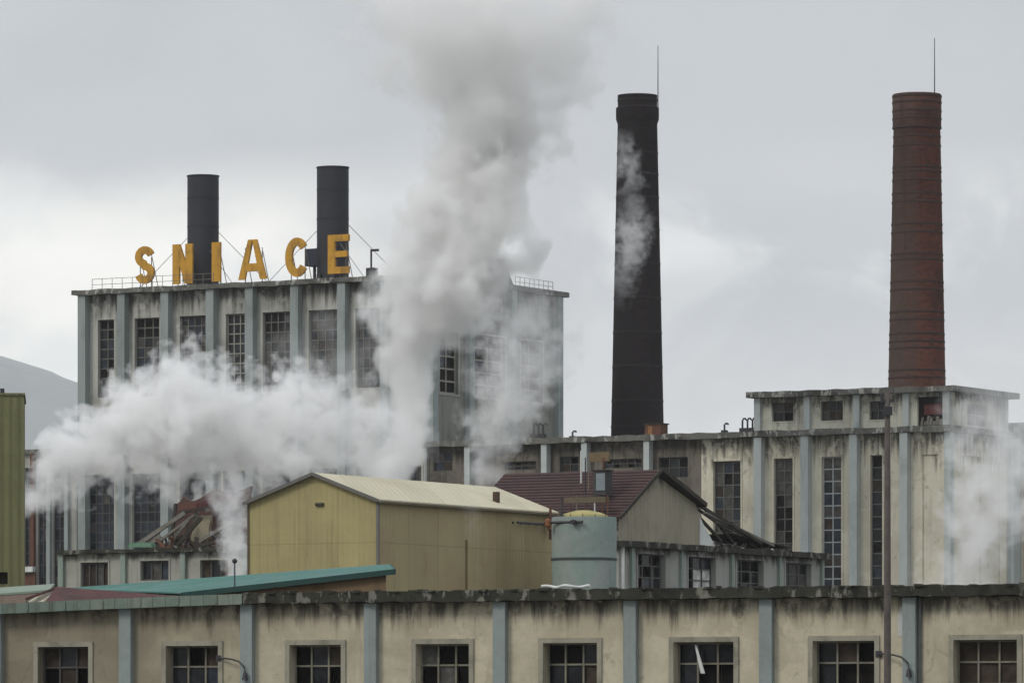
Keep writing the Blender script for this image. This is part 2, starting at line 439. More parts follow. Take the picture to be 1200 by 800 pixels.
M['wall_fg'] = weathered('near hall cream render', (.50, .46, .345), stain=(.24, .205, .145), amt=.55, scale=.3, streak=.22, ztop=ZB + .05, drip=.9, spots=.3, alt=(.33, .285, .205), altamt=.5, left_dirt_shade=-7.0, crack=.18)  # grime at left and top also carries the gutter's shade as colour
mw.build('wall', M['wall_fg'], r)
um = fr.U(292)
mc = MB(); ragged(mc, 'A', 0, um, ur + .3, -.45, DEP + .3, ZB + .004, ZT - .02, .22, .03)
for k in range(70):                                               # broken lumps and tufts of moss along the edge
    u = random.uniform(um, ur); s = random.uniform(.08, .3)
    mc.box(u, u + s, -.45 - random.uniform(0, .06), -.2, ZT - .06, ZT + random.uniform(-.02, .035))
mc.build('cornice', M['moss'], r)
mg = MB(); sag = .30                                              # the gutter board sags towards the left end
for k in range(24):
    ua, ub = ul + (um - .01 - ul) * k / 24, ul + (um - .01 - ul) * (k + 1) / 24
    za, zb_ = -sag * (1 - k / 24) ** 1.3, -sag * (1 - (k + 1) / 24) ** 1.3
    j = random.uniform(-.006, .006); y0 = -.5 + random.uniform(-.003, .003)
    mg.hexa([(ua, y0, ZB - .02 + za + j), (ub - .012, y0, ZB - .02 + zb_ + j), (ub - .012, -.02, ZB - .02 + zb_), (ua, -.02, ZB - .02 + za),
             (ua, y0, ZT - .05 + za + j), (ub - .012, y0, ZT - .05 + zb_ + j), (ub - .012, -.02, ZT - .05 + zb_), (ua, -.02, ZT - .05 + za)])
    if k % 3 == 1: mg.box(ua - .03, ua + .03, y0 - .035, y0 - .003, ZB + .02 + za, ZT - .07 + za)
mg.box(ul - .3, um - .02, 0.02, DEP + .3, ZB - .1, ZT - .4)
mg.build('gutter', M['gutter'], r)
for p in (-2, 150, 292, 437, 588, 741, 900, 1068, 1240):
    u = fr.U(p); m_ = MB(); m_.box(u - .21, u + .21, -.24, .05, -.5, ZB - .02)
    m_.build('pilaster', M['pil_fg'], r, bevel=.015)
for k, h in enumerate(holes):
    wt = [.42, .05, .07, .12, 0, .34]; pk = None; bmn = 'bar_fg'
    if k == 0: wt = [.1, 0, .0, .6, 0, .3]; bmn = 'bar_dark'
    if k == 7: wt = [.0, 0, .05, .95, 0, 0]
    if k == 5: wt = [.35, .0, .05, 0, 0, .6]
    window(r, 'A', 0, h, 3, 4, wt, .055, .33, bmn, .16, picks=pk)
u, z = fr.A(1059, 712)
m_ = MB(); m_.prism([(u - .16, z - .85), (u + .12, z - .8), (u + .16, z - .2), (u + .1, z + .06), (u - .12, z + .02), (u - .2, z - .4)], 'y', -.012, -.002); m_.build('peeled_patch', plain('bare whitish plaster', (.50, .51, .50), .9, var=.4), r)
u = fr.U(1079); m_ = MB(); m_.tube([(u, -.07, -.5), (u, -.07, ZB - .03)], .045, 8); m_.build('downpipe', plain('dark downpipe', (.10, .11, .11)), r, True)
# a torn pale curtain strip hanging out of one broken window
h = holes[5]
m_ = MB(); u = h[0] + (h[1] - h[0]) * .36
m_.hexa([(u + .12, .12, h[3] - .95), (u + .26, .12, h[3] - .95), (u + .26, .14, h[3] - .95), (u + .12, .14, h[3] - .95),
         (u - .08, .12, h[3] - .08), (u - .02, .12, h[3] - .08), (u - .02, .14, h[3] - .08), (u - .08, .14, h[3] - .08)])
tag(m_.build('curtain_strip', M['white'], None), 'torn pale strip hanging inside a broken window of the near hall', 'strip')
o = bpy.data.objects['curtain_strip']; o.location = (fr.ox, fr.oy, 0); o.rotation_euler = (0, 0, -FA)
# gooseneck lamps
def wall_lamp(px, py, label):
    u, z = fr.A(px, py)
    t = empty('wall_lamp', (*fr.world(u, 0), z), -FA); tag(t, label, 'lamp', 'curved wall lamps on the near hall')
    m_ = MB(); m_.box(-.09, .09, -.06, .0, -.1, .1); m_.build('bracket', M['steel'], t)
    m_ = MB(); m_.tube([(0, -.05, 0), (.28, -.16, .0), (.55, -.24, -.03), (.82, -.3, -.1), (1.02, -.33, -.26), (1.06, -.34, -.42)], .028, 8); m_.build('arm', M['steel'], t, True)
    m_ = MB(); m_.lathe([(.03, 0), (.06, -.05), (.075, -.16), (.1, -.26), (.02, -.27)], 14, (1.06, -.34)); hd = m_.build('lamp_head', M['steel'], t, True); hd.location = (0, 0, -.42)
wall_lamp(257, 771, 'curved black wall lamp beside the second window of the near hall')
wall_lamp(1030, 766, 'curved black wall lamp behind the tall utility pole')
m_ = MB(); pts = []
for k in range(22):
    t = k / 21; u = fr.U(636 + 56 * t)
    pts.append((u, -.1 + .12 * math.sin(t * 9), ZT + .05 + .05 * math.sin(t * 7 + 1) ** 2))
m_.tube(pts, .045, 8)
o = tag(m_.build('white_hose', M['white'], None, True), 'white hose lying along the mossy roof edge', 'hose'); o.location = (fr.ox, fr.oy, 0); o.rotation_euler = (0, 0, -FA)

# utility pole in front
PY = 158.0; px_ = (1040 - 600) / F * PY
pr = empty('utility_pole', (px_, PY, 0)); tag(pr, 'tall brown grey utility pole standing in front of the halls', 'utility pole')
zt = EYE + (HOR - 458) / F * PY
m_ = MB(); m_.lathe([(.11, 0), (.098, zt * .5), (.078, zt - .02), (.065, zt)], 16); m_.build('shaft', plain('old pole timber', (.105, .09, .082), .9, var=.5, scale=3), pr, True)
m_ = MB(); m_.box(-.2, .2, -.06, .06, zt - .32, zt - .24); m_.build('crossarm', M['steel'], pr)
for sx in (-.16, .16):
    m_ = MB(); m_.lathe([(.02, 0), (.045, .03), (.03, .07), (.045, .1), (.02, .14)], 10, (sx, 0)); q = m_.build('insulator', M['steel'], pr, True); q.location = (0, 0, zt - .235)
m_ = MB(); m_.box(-.13, .13, -.16, -.08, zt - .7, zt - .45); m_.build('junction_box', M['steel'], pr)

# ---------------------------------------------------------------- olive clad silo block at the left edge
fs = Frame(28, 225.0, R(-4.6)); r = fs.root('clad_silo'); tag(r, 'olive green windowless metal clad tower cut by the left edge', 'silo building')
u0 = -9.0; zt = fs.z(0, 0, 463); dpt = 6.0
M['olive'] = weathered('olive corrugated cladding', (.175, .175, .085), stain=(.085, .085, .045), amt=.5, scale=.15, streak=.6, corr=.35, panel=1.05)
_, hz0 = fs.A(4, 684); _, hz1 = fs.A(4, 670)
hh = (fs.U(-4), fs.U(9), hz0, hz1)
m_ = MB(); wall(m_, 'A', 0, u0, 0, -.3, zt, [hh], .3)
m_.face([(0, 0, -.3), (0, dpt, -.3), (0, dpt, zt), (0, 0, zt)]); m_.face([(u0, 0, -.3), (u0, dpt, -.3), (u0, dpt, zt), (u0, 0, zt)]); m_.face([(u0, dpt, -.3), (0, dpt, -.3), (0, dpt, zt), (u0, dpt, zt)])
m_.build('wall', M['olive'], r)
m_ = MB(); m_.box(u0 - .05, .05, -.05, dpt + .05, zt, zt + .09); m_.build('roof_edge', M['olive'], r)
m_ = MB(); fbox(m_, 'A', 0, hh[0], hh[1], .15, .2, hh[2], hh[3]); m_.build('vent_hatch', M['void'], r)
m_ = MB(); m_.box(fs.U(0), fs.U(5), .4, 1.0, zt + .092, zt + .3); m_.build('roof_vent', M['steel'], r)

# ---------------------------------------------------------------- sheds behind the near hall, left
def P3(px, py, Y): return Vector(((px - 600) / F * Y, Y, EYE + (HOR - py) / F * Y))
def slab(mb, quad, th, mi=0):
    q = [Vector(p) for p in quad]
    mb.hexa([p - Vector((0, 0, th)) for p in q] + q, mi)
r = empty('green_roofed_shed', P3(340, 870, 205).to_tuple()); r.location.z = 0
tag(r, 'low shed under a sloping turquoise sheet roof in front of the yellow warehouse', 'shed')
off = Vector(r.location)
q = [P3(212, 694, 204), P3(462, 666.5, 200), P3(456, 660.5, 216), P3(72, 689, 218)]
q = [p - off for p in q]
M['teal_roof'] = weathered('turquoise roof sheet', (.06, .17, .14), stain=(.055, .11, .095), amt=.5, scale=.25, streak=.3, alt=(.12, .20, .205), altamt=.7, corr=.4, panel=1.2, rust=.15, spots=.3)
m_ = MB(); slab(m_, q, .05); m_.build('roof', M['teal_roof'], r)
m_ = MB(); th = .2
a, b = q[0] - Vector((0, .06, -.005)), q[1] - Vector((0, .06, -.005))
m_.hexa([a - Vector((0, 0, th)), b - Vector((0, 0, th)), b - Vector((0, -.05, th)), a - Vector((0, -.05, th)), a, b, b + Vector((0, .05, 0)), a + Vector((0, .05, 0))])
a, b = q[1] + Vector((.06, -.1, .005)), q[2] + Vector((.06, 0, .005)); m_.hexa([a - Vector((.055, 0, th)), a - Vector((0, 0, th)), b - Vector((0, 0, th)), b - Vector((.055, 0, th)), a - Vector((.055, 0, 0)), a, b, b - Vector((.055, 0, 0))])
m_.build('verge_board', plain('dark green verge board', (.012, .045, .04), .7), r)
m_ = MB(); D_ = Vector((0, .35, 0))
a, b = q[0] + D_ - Vector((0, 0, .08)), q[1] + D_ - Vector((.3, 0, .12)); c, d = q[2] - Vector((.3, .4, .12)), q[3] - Vector((0, .4, .12))
for s, e in ((a, b), (b, c), (c, d), (d, a)):
    m_.face([(s.x, s.y, 0), (e.x, e.y, 0), e, s])
m_.build('wall', weathered('tan shed boarding', (.17, .115, .065), stain=(.07, .05, .03), amt=.5, scale=.4, streak=.6, panel=1.6), r)
# thin dark pipe with a ball top standing through the roof
o = empty('vent_pipe', P3(275, 870, 203).to_tuple()); o.location.z = 0; tag(o, 'thin dark pipe with a ball top by the turquoise roof', 'pipe')
m_ = MB(); zz = P3(275, 657, 203).z; m_.tube([(0, 0, 0), (0, 0, zz)], .03, 8); m_.build('pipe', plain('blue grey pipe', (.07, .09, .13)), o, True)
m_ = MB(); m_.lathe([(.02, -.1), (.085, -.05), (.1, 0), (.085, .05), (.02, .1)], 12); t = m_.build('ball_cap', M['steel'], o, True); t.location = (0, 0, zz)
# small shed with a red tiled roof
r = empty('red_roofed_shed', P3(140, 870, 196).to_tuple()); r.location.z = 0; off = Vector(r.location)
tag(r, 'small shed with a dark red tiled roof between near hall and turquoise roof', 'shed')
M['red_roof'] = weathered('dark red roof tiles', (.075, .024, .024), stain=(.026, .018, .018), amt=.95, scale=.9, streak=.3, corr=.3, fine=.6, alt=(.10, .055, .05))
a0, a1 = P3(66, 687, 198) - off, P3(292, 704, 195) - off
e0, e1 = P3(52, 706, 194) - off, P3(292, 709, 193) - off
f0 = P3(30, 700, 201) - off; f1 = P3(292, 709, 198.5) - off
m_ = MB(); slab(m_, [e0, e1, a1, a0], .08); slab(m_, [a0, a1, f1, f0], .08); m_.build('roof', M['red_roof'], r)
m_ = MB()
for s, e in ((e0, e1), (f1, f0)): m_.face([(s.x, s.y + .05, 0), (e.x, e.y + .05, 0), e - Vector((0, 0, .1)), s - Vector((0, 0, .1))])
m_.face([(e0.x, e0.y, 0), (f0.x, f0.y, 0), f0 - Vector((0, 0, .1)), a0 - Vector((0, 0, .1)), e0 - Vector((0, 0, .1))])
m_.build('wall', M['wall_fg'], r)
r = empty('sheet_roofed_shed', P3(30, 870, 206).to_tuple()); r.location.z = 0; off = Vector(r.location)
tag(r, 'little grey green sheet roof beside the foot of the olive tower', 'shed')
q = [P3(-30, 697, 203) - off, P3(58, 690.5, 202) - off, P3(64, 683.5, 212) - off, P3(-30, 690, 213) - off]
m_ = MB(); slab(m_, q, .08); m_.build('roof', weathered('faded green sheet', (.20, .25, .20), amt=.4), r)
m_ = MB()
for s, e in ((q[0], q[1]), (q[1], q[2]), (q[2], q[3]), (q[3], q[0])): m_.face([(s.x, s.y, 0), (e.x, e.y, 0), e - Vector((0, 0, .1)), s - Vector((0, 0, .1))])
m_.build('wall', weathered('dull pinkish boards', (.22, .17, .14), amt=.5), r)

# ---------------------------------------------------------------- yellow warehouse
fw = Frame(443, 262.0); r = fw.root('yellow_warehouse'); tag(r, 'yellow corrugated warehouse with a pale pitched roof', 'warehouse')
ul = fw.U(291); vr = fw.V(648)
_, ze = fw.A(443, 586); urg, zr = fw.A(369, 556)
M['yellow'] = weathered('yellow corrugated sheet', (.385, .335, .16), stain=(.23, .195, .10), amt=.5, scale=.16, streak=.5, corr=.3, panel=1.1, rust=.12, lap=2.9, bumpk=.22)
M['yellow_side'] = weathered('yellow brown corrugated sheet', (.36, .305, .165), stain=(.21, .17, .095), amt=.5, scale=.12, streak=.4, corr=.3, panel=1.4, alt=(.30, .215, .125), altamt=.7, lap=2.9, bumpk=.2, rust=.1)
m_ = MB(); m_.face([(ul, 0, -.3), (0, 0, -.3), (0, 0, ze), (urg, 0, zr), (ul, 0, ze)]); m_.face([(ul, vr, -.3), (0, vr, -.3), (0, vr, ze), (urg, vr, zr), (ul, vr, ze)])
m_.face([(ul, 0, -.3), (ul, vr, -.3), (ul, vr, ze), (ul, 0, ze)]); m_.build('gable_wall', M['yellow'], r)
m_ = MB(); m_.face([(0, 0, -.3), (0, vr, -.3), (0, vr, ze), (0, 0, ze)]); m_.build('side_wall', M['yellow_side'], r)
M['cream_roof'] = weathered('pale cream roof sheet', (.50, .465, .345), stain=(.30, .265, .18), amt=.4, scale=.15, streak=.15, corr=.5, panel=1.6, bumpk=.2)
m_ = MB(); ov = .22
sl_ = (zr - ze) / -urg; sl2 = (zr - ze) / (urg - ul)
slab(m_, [(.15, -ov, ze - .15 * sl_ + .1), (.15, vr + .35, ze - .15 * sl_ + .1), (urg, vr + .35, zr + .1), (urg, -ov, zr + .1)], .09)
slab(m_, [(urg, -ov, zr + .1), (urg, vr + .35, zr + .1), (ul - .15, vr + .35, ze - .15 * sl2 + .1), (ul - .15, -ov, ze - .15 * sl2 + .1)], .09)
m_.build('roof', M['cream_roof'], r)
m_ = MB()
m_.beam((.16, -ov - .03, ze - .15 * sl_ + .03), (urg, -ov - .03, zr + .03), .05, .16); m_.beam((ul - .16, -ov - .03, ze - .15 * sl2 + .03), (urg, -ov - .03, zr + .03), .05, .16)
m_.build('verge_board', plain('grey verge board', (.13, .125, .115)), r)
m_ = MB(); m_.box(.152, .26, -ov, vr + .3, ze - .13, ze - .03); m_.build('gutter', plain('dull gutter', (.12, .10, .06)), r)
m_ = MB(); m_.box(-.07, .05, -.06, .08, -.3, ze - .05); m_.build('corner_trim', plain('grey corner trim', (.15, .145, .13)), r)
m_ = MB(); m_.box(ul - .03, ul + .06, -.05, .06, -.3, ze - .05); m_.build('corner_trim', plain('brown corner trim', (.11, .08, .05)), r)
u, z = fw.A(375, 591); m_ = MB(); m_.box(u - .22, u + .22, -.1, 0.02, z - .06, z + .08); m_.build('gable_vent', M['timber'], r)
d, z = fw.B(546, 640); m_ = MB(); m_.box(-.01, .07, d - .05, d + .05, 0, ze - 1.6); m_.build('downpipe', plain('brown pipe', (.19, .14, .075)), r)
# horizontal joint lines of the cladding
d0, z = fw.B(600, 612); d1 = fw.V(646)
m_ = MB(); m_.tube([(.3, d0, z), (.3, d1 - .2, z)], .06, 8); m_.build('wall_pipe', M['steel'], r, True)
dv, zv = fw.B(638, 594); m_ = MB(); m_.tube([(.34, dv, zv), (.34, dv, zv - 1.6)], .07, 8); m_.build('wall_pipe', M['rust'], r, True)
m_ = MB(); m_.lathe([(.06, -.25), (.17, -.2), (.17, -.1), (.1, 0), (.17, .1), (.17, .2), (.06, .25)], 12, (.36, dv)); t_ = m_.build('flange', plain('faded orange flange', (.20, .085, .045)), r, True); t_.location = (0, 0, z - .05)
for q in range(5):
    m_ = MB(); m_.box(.0, .09, d0 + (d1 - d0) * q / 5, d0 + (d1 - d0) * q / 5 + .06, z - .05, z + .05); m_.build('bracket', M['steel'], r)
u = -.6; d = fw.V(583, -.8); z0 = ze + .8 * sl_
m_ = MB(); m_.box(-1.0, -.74, d - .13, d + .13, z0 - .2, z0 + .62); m_.build('roof_flue', plain('brown flue', (.06, .035, .022)), r)

# ---------------------------------------------------------------- tank
TY = 272.0; tx = (684.5 - 600) / F * TY
r = empty('storage_tank', (tx, TY, 0)); tag(r, 'round pale turquoise tank with a shallow yellow cap', 'tank')
rad = 38.0 / F * TY; zt = EYE + (HOR - 606) / F * TY; zb = EYE + (HOR - 655) / F * TY
m_ = MB(); m_.lathe([(rad, 0), (rad, zt - .05), (rad - .03, zt)], 64); m_.build('shell', weathered('pale turquoise tank paint', (.185, .245, .222), stain=(.12, .145, .13), amt=.55, scale=.3, streak=.5, alt=(.235, .25, .24), altamt=.7, rust=.12), r, True)
m_ = MB(); m_.lathe([(rad + .03, zb - .06), (rad + .05, zb), (rad + .03, zb + .06)], 64); m_.build('band', plain('dark tank band', (.06, .07, .07)), r, True)
m_ = MB(); m_.lathe([(rad * .75, zt - .01), (rad * .72, zt + .1), (rad * .5, zt + .24), (rad * .2, zt + .34), (.02, zt + .36)], 48); m_.build('cap', plain('yellow tank cap', (.33, .29, .12), .8), r, True)
m_ = MB(); m_.tube([(-rad - .35, -.6, zt - .28), (-.1, -rad - .2, zt - .28)], .07, 8); m_.build('pipe', M['steel'], r, True)
m_ = MB(); m_.lathe([(.05, -.12), (.13, -.08), (.13, .08), (.05, .12)], 12, (-.55, -rad + .0)); t = m_.build('valve', M['steel'], r, True); t.location = (0, -.1, zt - .28)
m_ = MB(); m_.tube([(-rad * .68, -.7, zt - .4), (-rad * .68, -.7, zt + .9)], .055, 8); m_.build('standpipe', M['steel'], r, True)
m_ = MB(); m_.lathe([(.05, -.2), (.14, -.15), (.14, .15), (.05, .2)], 12, (-rad - .2, -.8)); t = m_.build('flange', plain('orange rusty flange', (.24, .09, .04)), r, True); t.location = (0, 0, zt - .3)
for k in range(5):
    a = -math.pi / 2 + (-.9 + .42 * k)
    m_ = MB(); m_.tube([(rad * .93 * math.cos(a), rad * .93 * math.sin(a), zt), (rad * .93 * math.cos(a), rad * .93 * math.sin(a), zt + .12)], .02, 6); m_.build('lug', M['steel'], r)

# ---------------------------------------------------------------- gabled block with ruined lean-to
fg = Frame(725, 295.0); r = fg.root('gabled_block'); tag(r, 'old block with dark red roof, grey gable and green pilasters', 'industrial building')
vr = fg.V(965); vg = fg.V(836)
dr, zr = fg.B(769, 550); _, zeave = fg.B(726, 601); _, zc = fg.B(726, 633); _, zcb = fg.B(726, 640)
uL = fg.U(592, dr)
M['block_wall'] = weathered('pale grey green render', (.31, .315, .29), stain=(.12, .12, .105), amt=.5, scale=.3, streak=.5, ztop=zcb, drip=.6)
M['pil_block'] = weathered('green block pilaster', (.23, .285, .25), stain=(.11, .125, .105), amt=.4, scale=.4)
wz = [(747, 779, 687, 648), (806, 838, 687, 651), (863, 894, 687, 653), (920, 950, 687, 655)]
_, wzt = fg.B(763, 649); _, wzb = fg.B(763, 690)
holes = [(fg.V(a), fg.V(b), wzb, wzt) for a, b, _, _ in wz]
m_ = MB(); wall(m_, 'R', 0, 0, vr, -.3, zcb, holes, .35)
m_.face([(uL, 0, -.3), (0, 0, -.3), (0, 0, zeave), (uL, 0, zeave)])
m_.face([(uL, vr, -.3), (0, vr, -.3), (0, vr, zcb), (uL, vr, zcb)]); m_.face([(uL, 0, -.3), (uL, vr, -.3), (uL, vr, zcb), (uL, dr, zr - .3), (uL, 0, zeave)])
m_.build('wall', M['block_wall'], r)
m_ = MB(); ragged(m_, 'R', 0, -.2, vr + .2, -.4, -uL - .1, zcb + .004, zc, .5, .03); m_.build('cornice', M['moss'], r)
for p in (728, 739, 797, 856, 912, 962):
    d = fg.V(p); m_ = MB(); wd = .13 if p != 728 else .07
    m_.box(-.02, .17, d - wd, d + wd, -.3, zcb - .01); m_.build('pilaster', M['pil_block'] if p != 728 else M['white'], r)
for k, h in enumerate(holes):
    pk = {(1, 0): 4, (1, 1): 4, (2, 0): 4, (2, 1): 4} if k == 1 else None
    window(r, 'R', 0, h, 3, 3, [.5, .05, .0, .05, 0, .4] if k < 3 else [.15, .1, .65, .1, 0, 0], .055, .25, 'bar_grey' if k != 1 else 'bar_dark', .12, 'block_wall', picks=pk)
# gable of ribbed sheets, its right part slanting where the lean-to has fallen in
dA, zA = fg.B(769, 556); d1, z1 = fg.B(816, 590); d2, z2 = fg.B(835, 633)
m_ = MB(); m_.prism([(0.02, zc + .003), (d2, zc + .003), (d1, z1), (dA, zA), (0.02, zeave - .05)], 'x', -.25, -.05)
m_.build('gable', weathered('grey asbestos gable', (.31, .285, .215), stain=(.13, .115, .085), amt=.5, scale=.25, streak=.5, corr=.35, ztop=zA, drip=1.0), r)
m_ = MB(); c1, c2 = fg.B(822, 607)[0], fg.B(834, 633)[0]
m_.prism([(fg.B(820, 606)[0], fg.B(820, 606)[1]), (fg.B(838, 634)[0], zc + .01), (fg.B(820, 634)[0], zc + .01)], 'x', -.04, .02); m_.build('gable_patch', M['white'], r)
M['red_slope'] = weathered('maroon roof tiles', (.058, .029, .027), stain=(.03, .022, .022), amt=.8, scale=.4, streak=.25, alt=(.038, .024, .027), altamt=.7, fine=.7)
sl_ = (zr - zeave) / dr
m_ = MB(); slab(m_, [(uL, -.4, zeave - .4 * sl_), (.35, -.4, zeave - .4 * sl_), (.35, dr, zr), (uL, dr, zr)], .12)
nrow = 16
for k in range(nrow):                                              # tile courses stepping up the slope
    t0, t1 = k / nrow, (k + .85) / nrow
    y0, y1 = -.4 + (dr + .4) * t0, -.4 + (dr + .4) * t1
    za, zb_ = zeave - .4 * sl_ + (y0 + .4) * sl_, zeave - .4 * sl_ + (y1 + .4) * sl_
    slab(m_, [(uL, y0, za + .05), (.36, y0, za + .05), (.36, y1, zb_ + .012), (uL, y1, zb_ + .012)], .03)
m_.build('roof', M['red_slope'], r)
m_ = MB(); m_.beam((.38, -.45, zeave - .45 * sl_ + .02), (.38, dr, zr + .02), .08, .2); m_.build('verge_board', M['timber'], r)
de, zz = fg.B(821, 592)
m_ = MB(); slab(m_, [(uL, dr, zr), (.35, dr, zr), (.35, de, zz), (uL, de, zz)], .1); m_.beam((.38, dr, zr + .02), (.38, de, zz + .02), .08, .22); m_.build('rear_roof', M['timber'], r)
raf = [((800, 580), (890, 636), .16), ((814, 600), (842, 634), .14), ((812, 592), (866, 634), .12), ((826, 600), (905, 639), .14), ((840, 612), (858, 636), .1), ((835, 607), (880, 630), .22)]
for k, (a, b, wd) in enumerate(raf):
    ua = -.3 - .5 * (k % 3); da, za = fg.B(*a, ua); db, zb_ = fg.B(*b, ua)
    m_ = MB(); m_.beam((ua, da, za), (ua + random.uniform(-.3, .3), db, zb_), .14, wd); m_.build('rafter', M['timber'] if k != 3 else M['timber_pale'], r)
m_ = MB()
da, za = fg.B(845, 622, -1.2); db, zb_ = fg.B(912, 641, -1.2)
slab(m_, [(-.6, da, za - .1), (-.4, db, zb_), (-3, db, zb_), (-3, da, za - .2)], .06); m_.build('fallen_sheet', M['timber'], r)
m_ = MB()
for k in range(26):
    d = random.uniform(fg.V(835), fg.V(930)); s = random.uniform(.1, .35); x = random.uniform(-1.5, .1)
    m_.beam((x, d, zc + .05), (x + random.uniform(-.4, .2), d + random.uniform(-.6, .6), zc + s), .1, .06)
m_.build('debris', M['timber'], r); bpy.data.objects['debris']['kind'] = 'stuff'
# roof dormer, pole and clutter on the red slope
def onslope(px, py_guess=None, dd=.8):
    return fg.U(px, dd), dd, zeave + dd * sl_
u, d, z = onslope(703, dd=.9); u0, u1 = fg.U(695, .9), fg.U(710, .9); zt = fg.z(u0, .9, 552); zb0 = fg.z(u0, .9, 580)
m_ = MB(); m_.box(u0, u1, .9, 1.6, zb0, zt); m_.build('dormer', plain('dark dormer cladding', (.05, .05, .05)), r)
m_ = MB(); m_.box(u0 + .2, u1 - .04, .86, .895, zb0 + .25, zt - .12); m_.build('dormer_pane', plain('pale dormer pane', (.20, .235, .26), .4), r)
m_ = MB(); m_.box(u0 - .06, u1 + .06, .84, 1.65, zt, zt + .08); m_.build('dormer_roof', M['timber'], r)
for px, y0, y1, rr, mt in ((681, 566, 528, .05, 'white'), (686, 580, 536, .035, 'steel'), (690, 575, 542, .04, 'rail'), (698, 552, 540, .04, 'rail'), (707, 552, 536, .05, 'rust')):
    u = fg.U(px, 1.1); m_ = MB(); m_.tube([(u, 1.1, fg.z(u, 1.1, y0)), (u, 1.1, fg.z(u, 1.1, y1))], rr, 8); m_.build('pipe', M[mt], r, True)
u0, u1 = fg.U(690, 1.3), fg.U(713, 1.3); m_ = MB(); m_.box(u0, u1, 1.3, 1.5, fg.z(u0, 1.3, 541), fg.z(u0, 1.3, 530)); m_.build('hoist_box', plain('ochre box', (.15, .11, .06)), r)
u0, u1 = fg.U(666, -.3), fg.U(714, -.3); m_ = MB(); m_.box(u0, u1, -.75, -.3, fg.z(u0, -.3, 590), fg.z(u0, -.3, 583)); m_.build('walkway', plain('ochre walkway', (.12, .095, .06)), r)
for px in (668, 676, 687, 697, 706, 712):
    u = fg.U(px, -.7); m_ = MB(); m_.tube([(u, -.7, fg.z(u, -.7, 605)), (u, -.7, fg.z(u, -.7, 580 + random.uniform(-3, 4)))], .045, 6); m_.build('post', random.choice([M['rust'], M['rail'], M['white']]), r)

# ---------------------------------------------------------------- main hall with rooftop storey (right)
fh = Frame(1112, 440.0); r = fh.root('main_hall'); tag(r, 'large cream hall with tall narrow windows and an upper storey', 'industrial building')
uL = fh.U(500); vr = fh.V(1186)
_, zc1 = fh.A(1000, 502); _, zc0 = fh.A(1000, 509)
M['hall_wall'] = weathered('hall cream render', (.64, .605, .485), stain=(.29, .255, .19), amt=.4, scale=.11, streak=.3, ztop=zc0, drip=2.6, alt=(.50, .47, .375), altamt=.6, spots=.4, crack=.15)
M['hall_dirty'] = weathered('hall soot stained render', (.16, .145, .12), stain=(.03, .028, .025), amt=.95, scale=.22, streak=.7, ztop=zc0, drip=2.5, spots=.4, rust=.3)
um = fh.U(822)
tall = [(836, 868, 540), (907, 929, 537), (963, 986, 535), (1020, 1034, 533)]
_, zlow = fh.A(975, 692)
hA = [(fh.U(a), fh.U(b), zlow, fh.A((a + b) / 2, t)[1]) for a, b, t in tall]
pu0, pz0 = fh.A(1081, 692); pu1, pz1 = fh.A(1099, 532); panel = (pu0, pu1, pz0, pz1)
m_ = MB(); wall(m_, 'A', 0, um, 0, -.3, zc0, hA + [panel], .35)
m_.face([(pu0, .15, pz0), (pu1, .15, pz0), (pu1, .15, pz1), (pu0, .15, pz1)])
pb = [(fh.V(1128), fh.V(1150), pz0, pz1), (fh.V(1160), fh.V(1172), pz0, pz1 - .3)]
wall(m_, 'R', 0, 0, vr, -.3, zc0, pb, .3)
for h in pb: m_.face([(-.14, h[0], h[2]), (-.14, h[1], h[2]), (-.14, h[1], h[3]), (-.14, h[0], h[3])])
m_.face([(uL, vr, -.3), (0, vr, -.3), (0, vr, zc0), (uL, vr, zc0)])
m_.build('wall', M['hall_wall'], r)
lowh = [(fh.U(a), fh.U(b), fh.A(a, y1)[1], fh.A(a, y0)[1]) for a, b, y0, y1 in ((508, 530, 530, 552), (548, 560, 530, 552), (592, 628, 541, 551), (656, 678, 535, 553), (708, 752, 538, 549), (772, 806, 536, 560))]
m_ = MB(); wall(m_, 'A', 0, uL, um, -.3, zc0, lowh, .35); m_.face([(uL, 0, -.3), (uL, vr, -.3), (uL, vr, zc0), (uL, 0, zc0)]); m_.build('stained_wall', M['hall_dirty'], r)
m_ = MB(); ragged(m_, 'A', 0, uL - .4, .45, -.85, vr + .4, zc0 + .004, zc1, .8, .05); m_.build('cornice', M['cornice'], r)
for k, h in enumerate(hA):
    W = [[.25, .15, .5, .1, 0, 0], [.15, .05, .65, .1, 0, .05], [.2, .5, .25, .05, 0, 0], [.25, .1, .35, .3, 0, 0]][k]
    cols = (3, 2, 2, 1)[k]; pk = None
    if k == 0: pk = {(1, 9): 5, (0, 3): 0, (0, 4): 0, (1, 4): 1, (1, 5): 1}
    if k == 1: pk = {(0, j): 5 for j in (5, 6, 7)}; pk.update({(1, j): 5 for j in (5, 6)})
    if k == 2: pk = {(i, j): 2 for i in (0, 1) for j in (9, 10)}
    if k == 3: pk = {(0, 10): 5, (0, 3): 5, (0, 0): 0}
    window(r, 'A', 0, h, cols, 11, W, .09, .25, 'bar_white' if k in (2,) else 'bar_grey', .16, 'hall_wall', picks=pk)
for h in lowh: window(r, 'A', 0, h, max(2, int((h[1] - h[0]) / .7)), 2, [.35, .1, .15, .15, 0, .25], .08, .2, 'bar_dark')
for p in (552, 642, 689, 762, 892, 947, 1004, 1063):
    u = fh.U(p); wd = .34 if p > 800 else .26
    m_ = MB(); m_.box(u - wd, u + wd, -.7, .03, -.3, zc0 - .02); m_.build('pilaster', M['pil_hall'], r)
m_ = MB(); m_.box(-.25, .3, -.35, .3, -.3, zc0 - .02); m_.build('pilaster', M['pil_hall'], r)
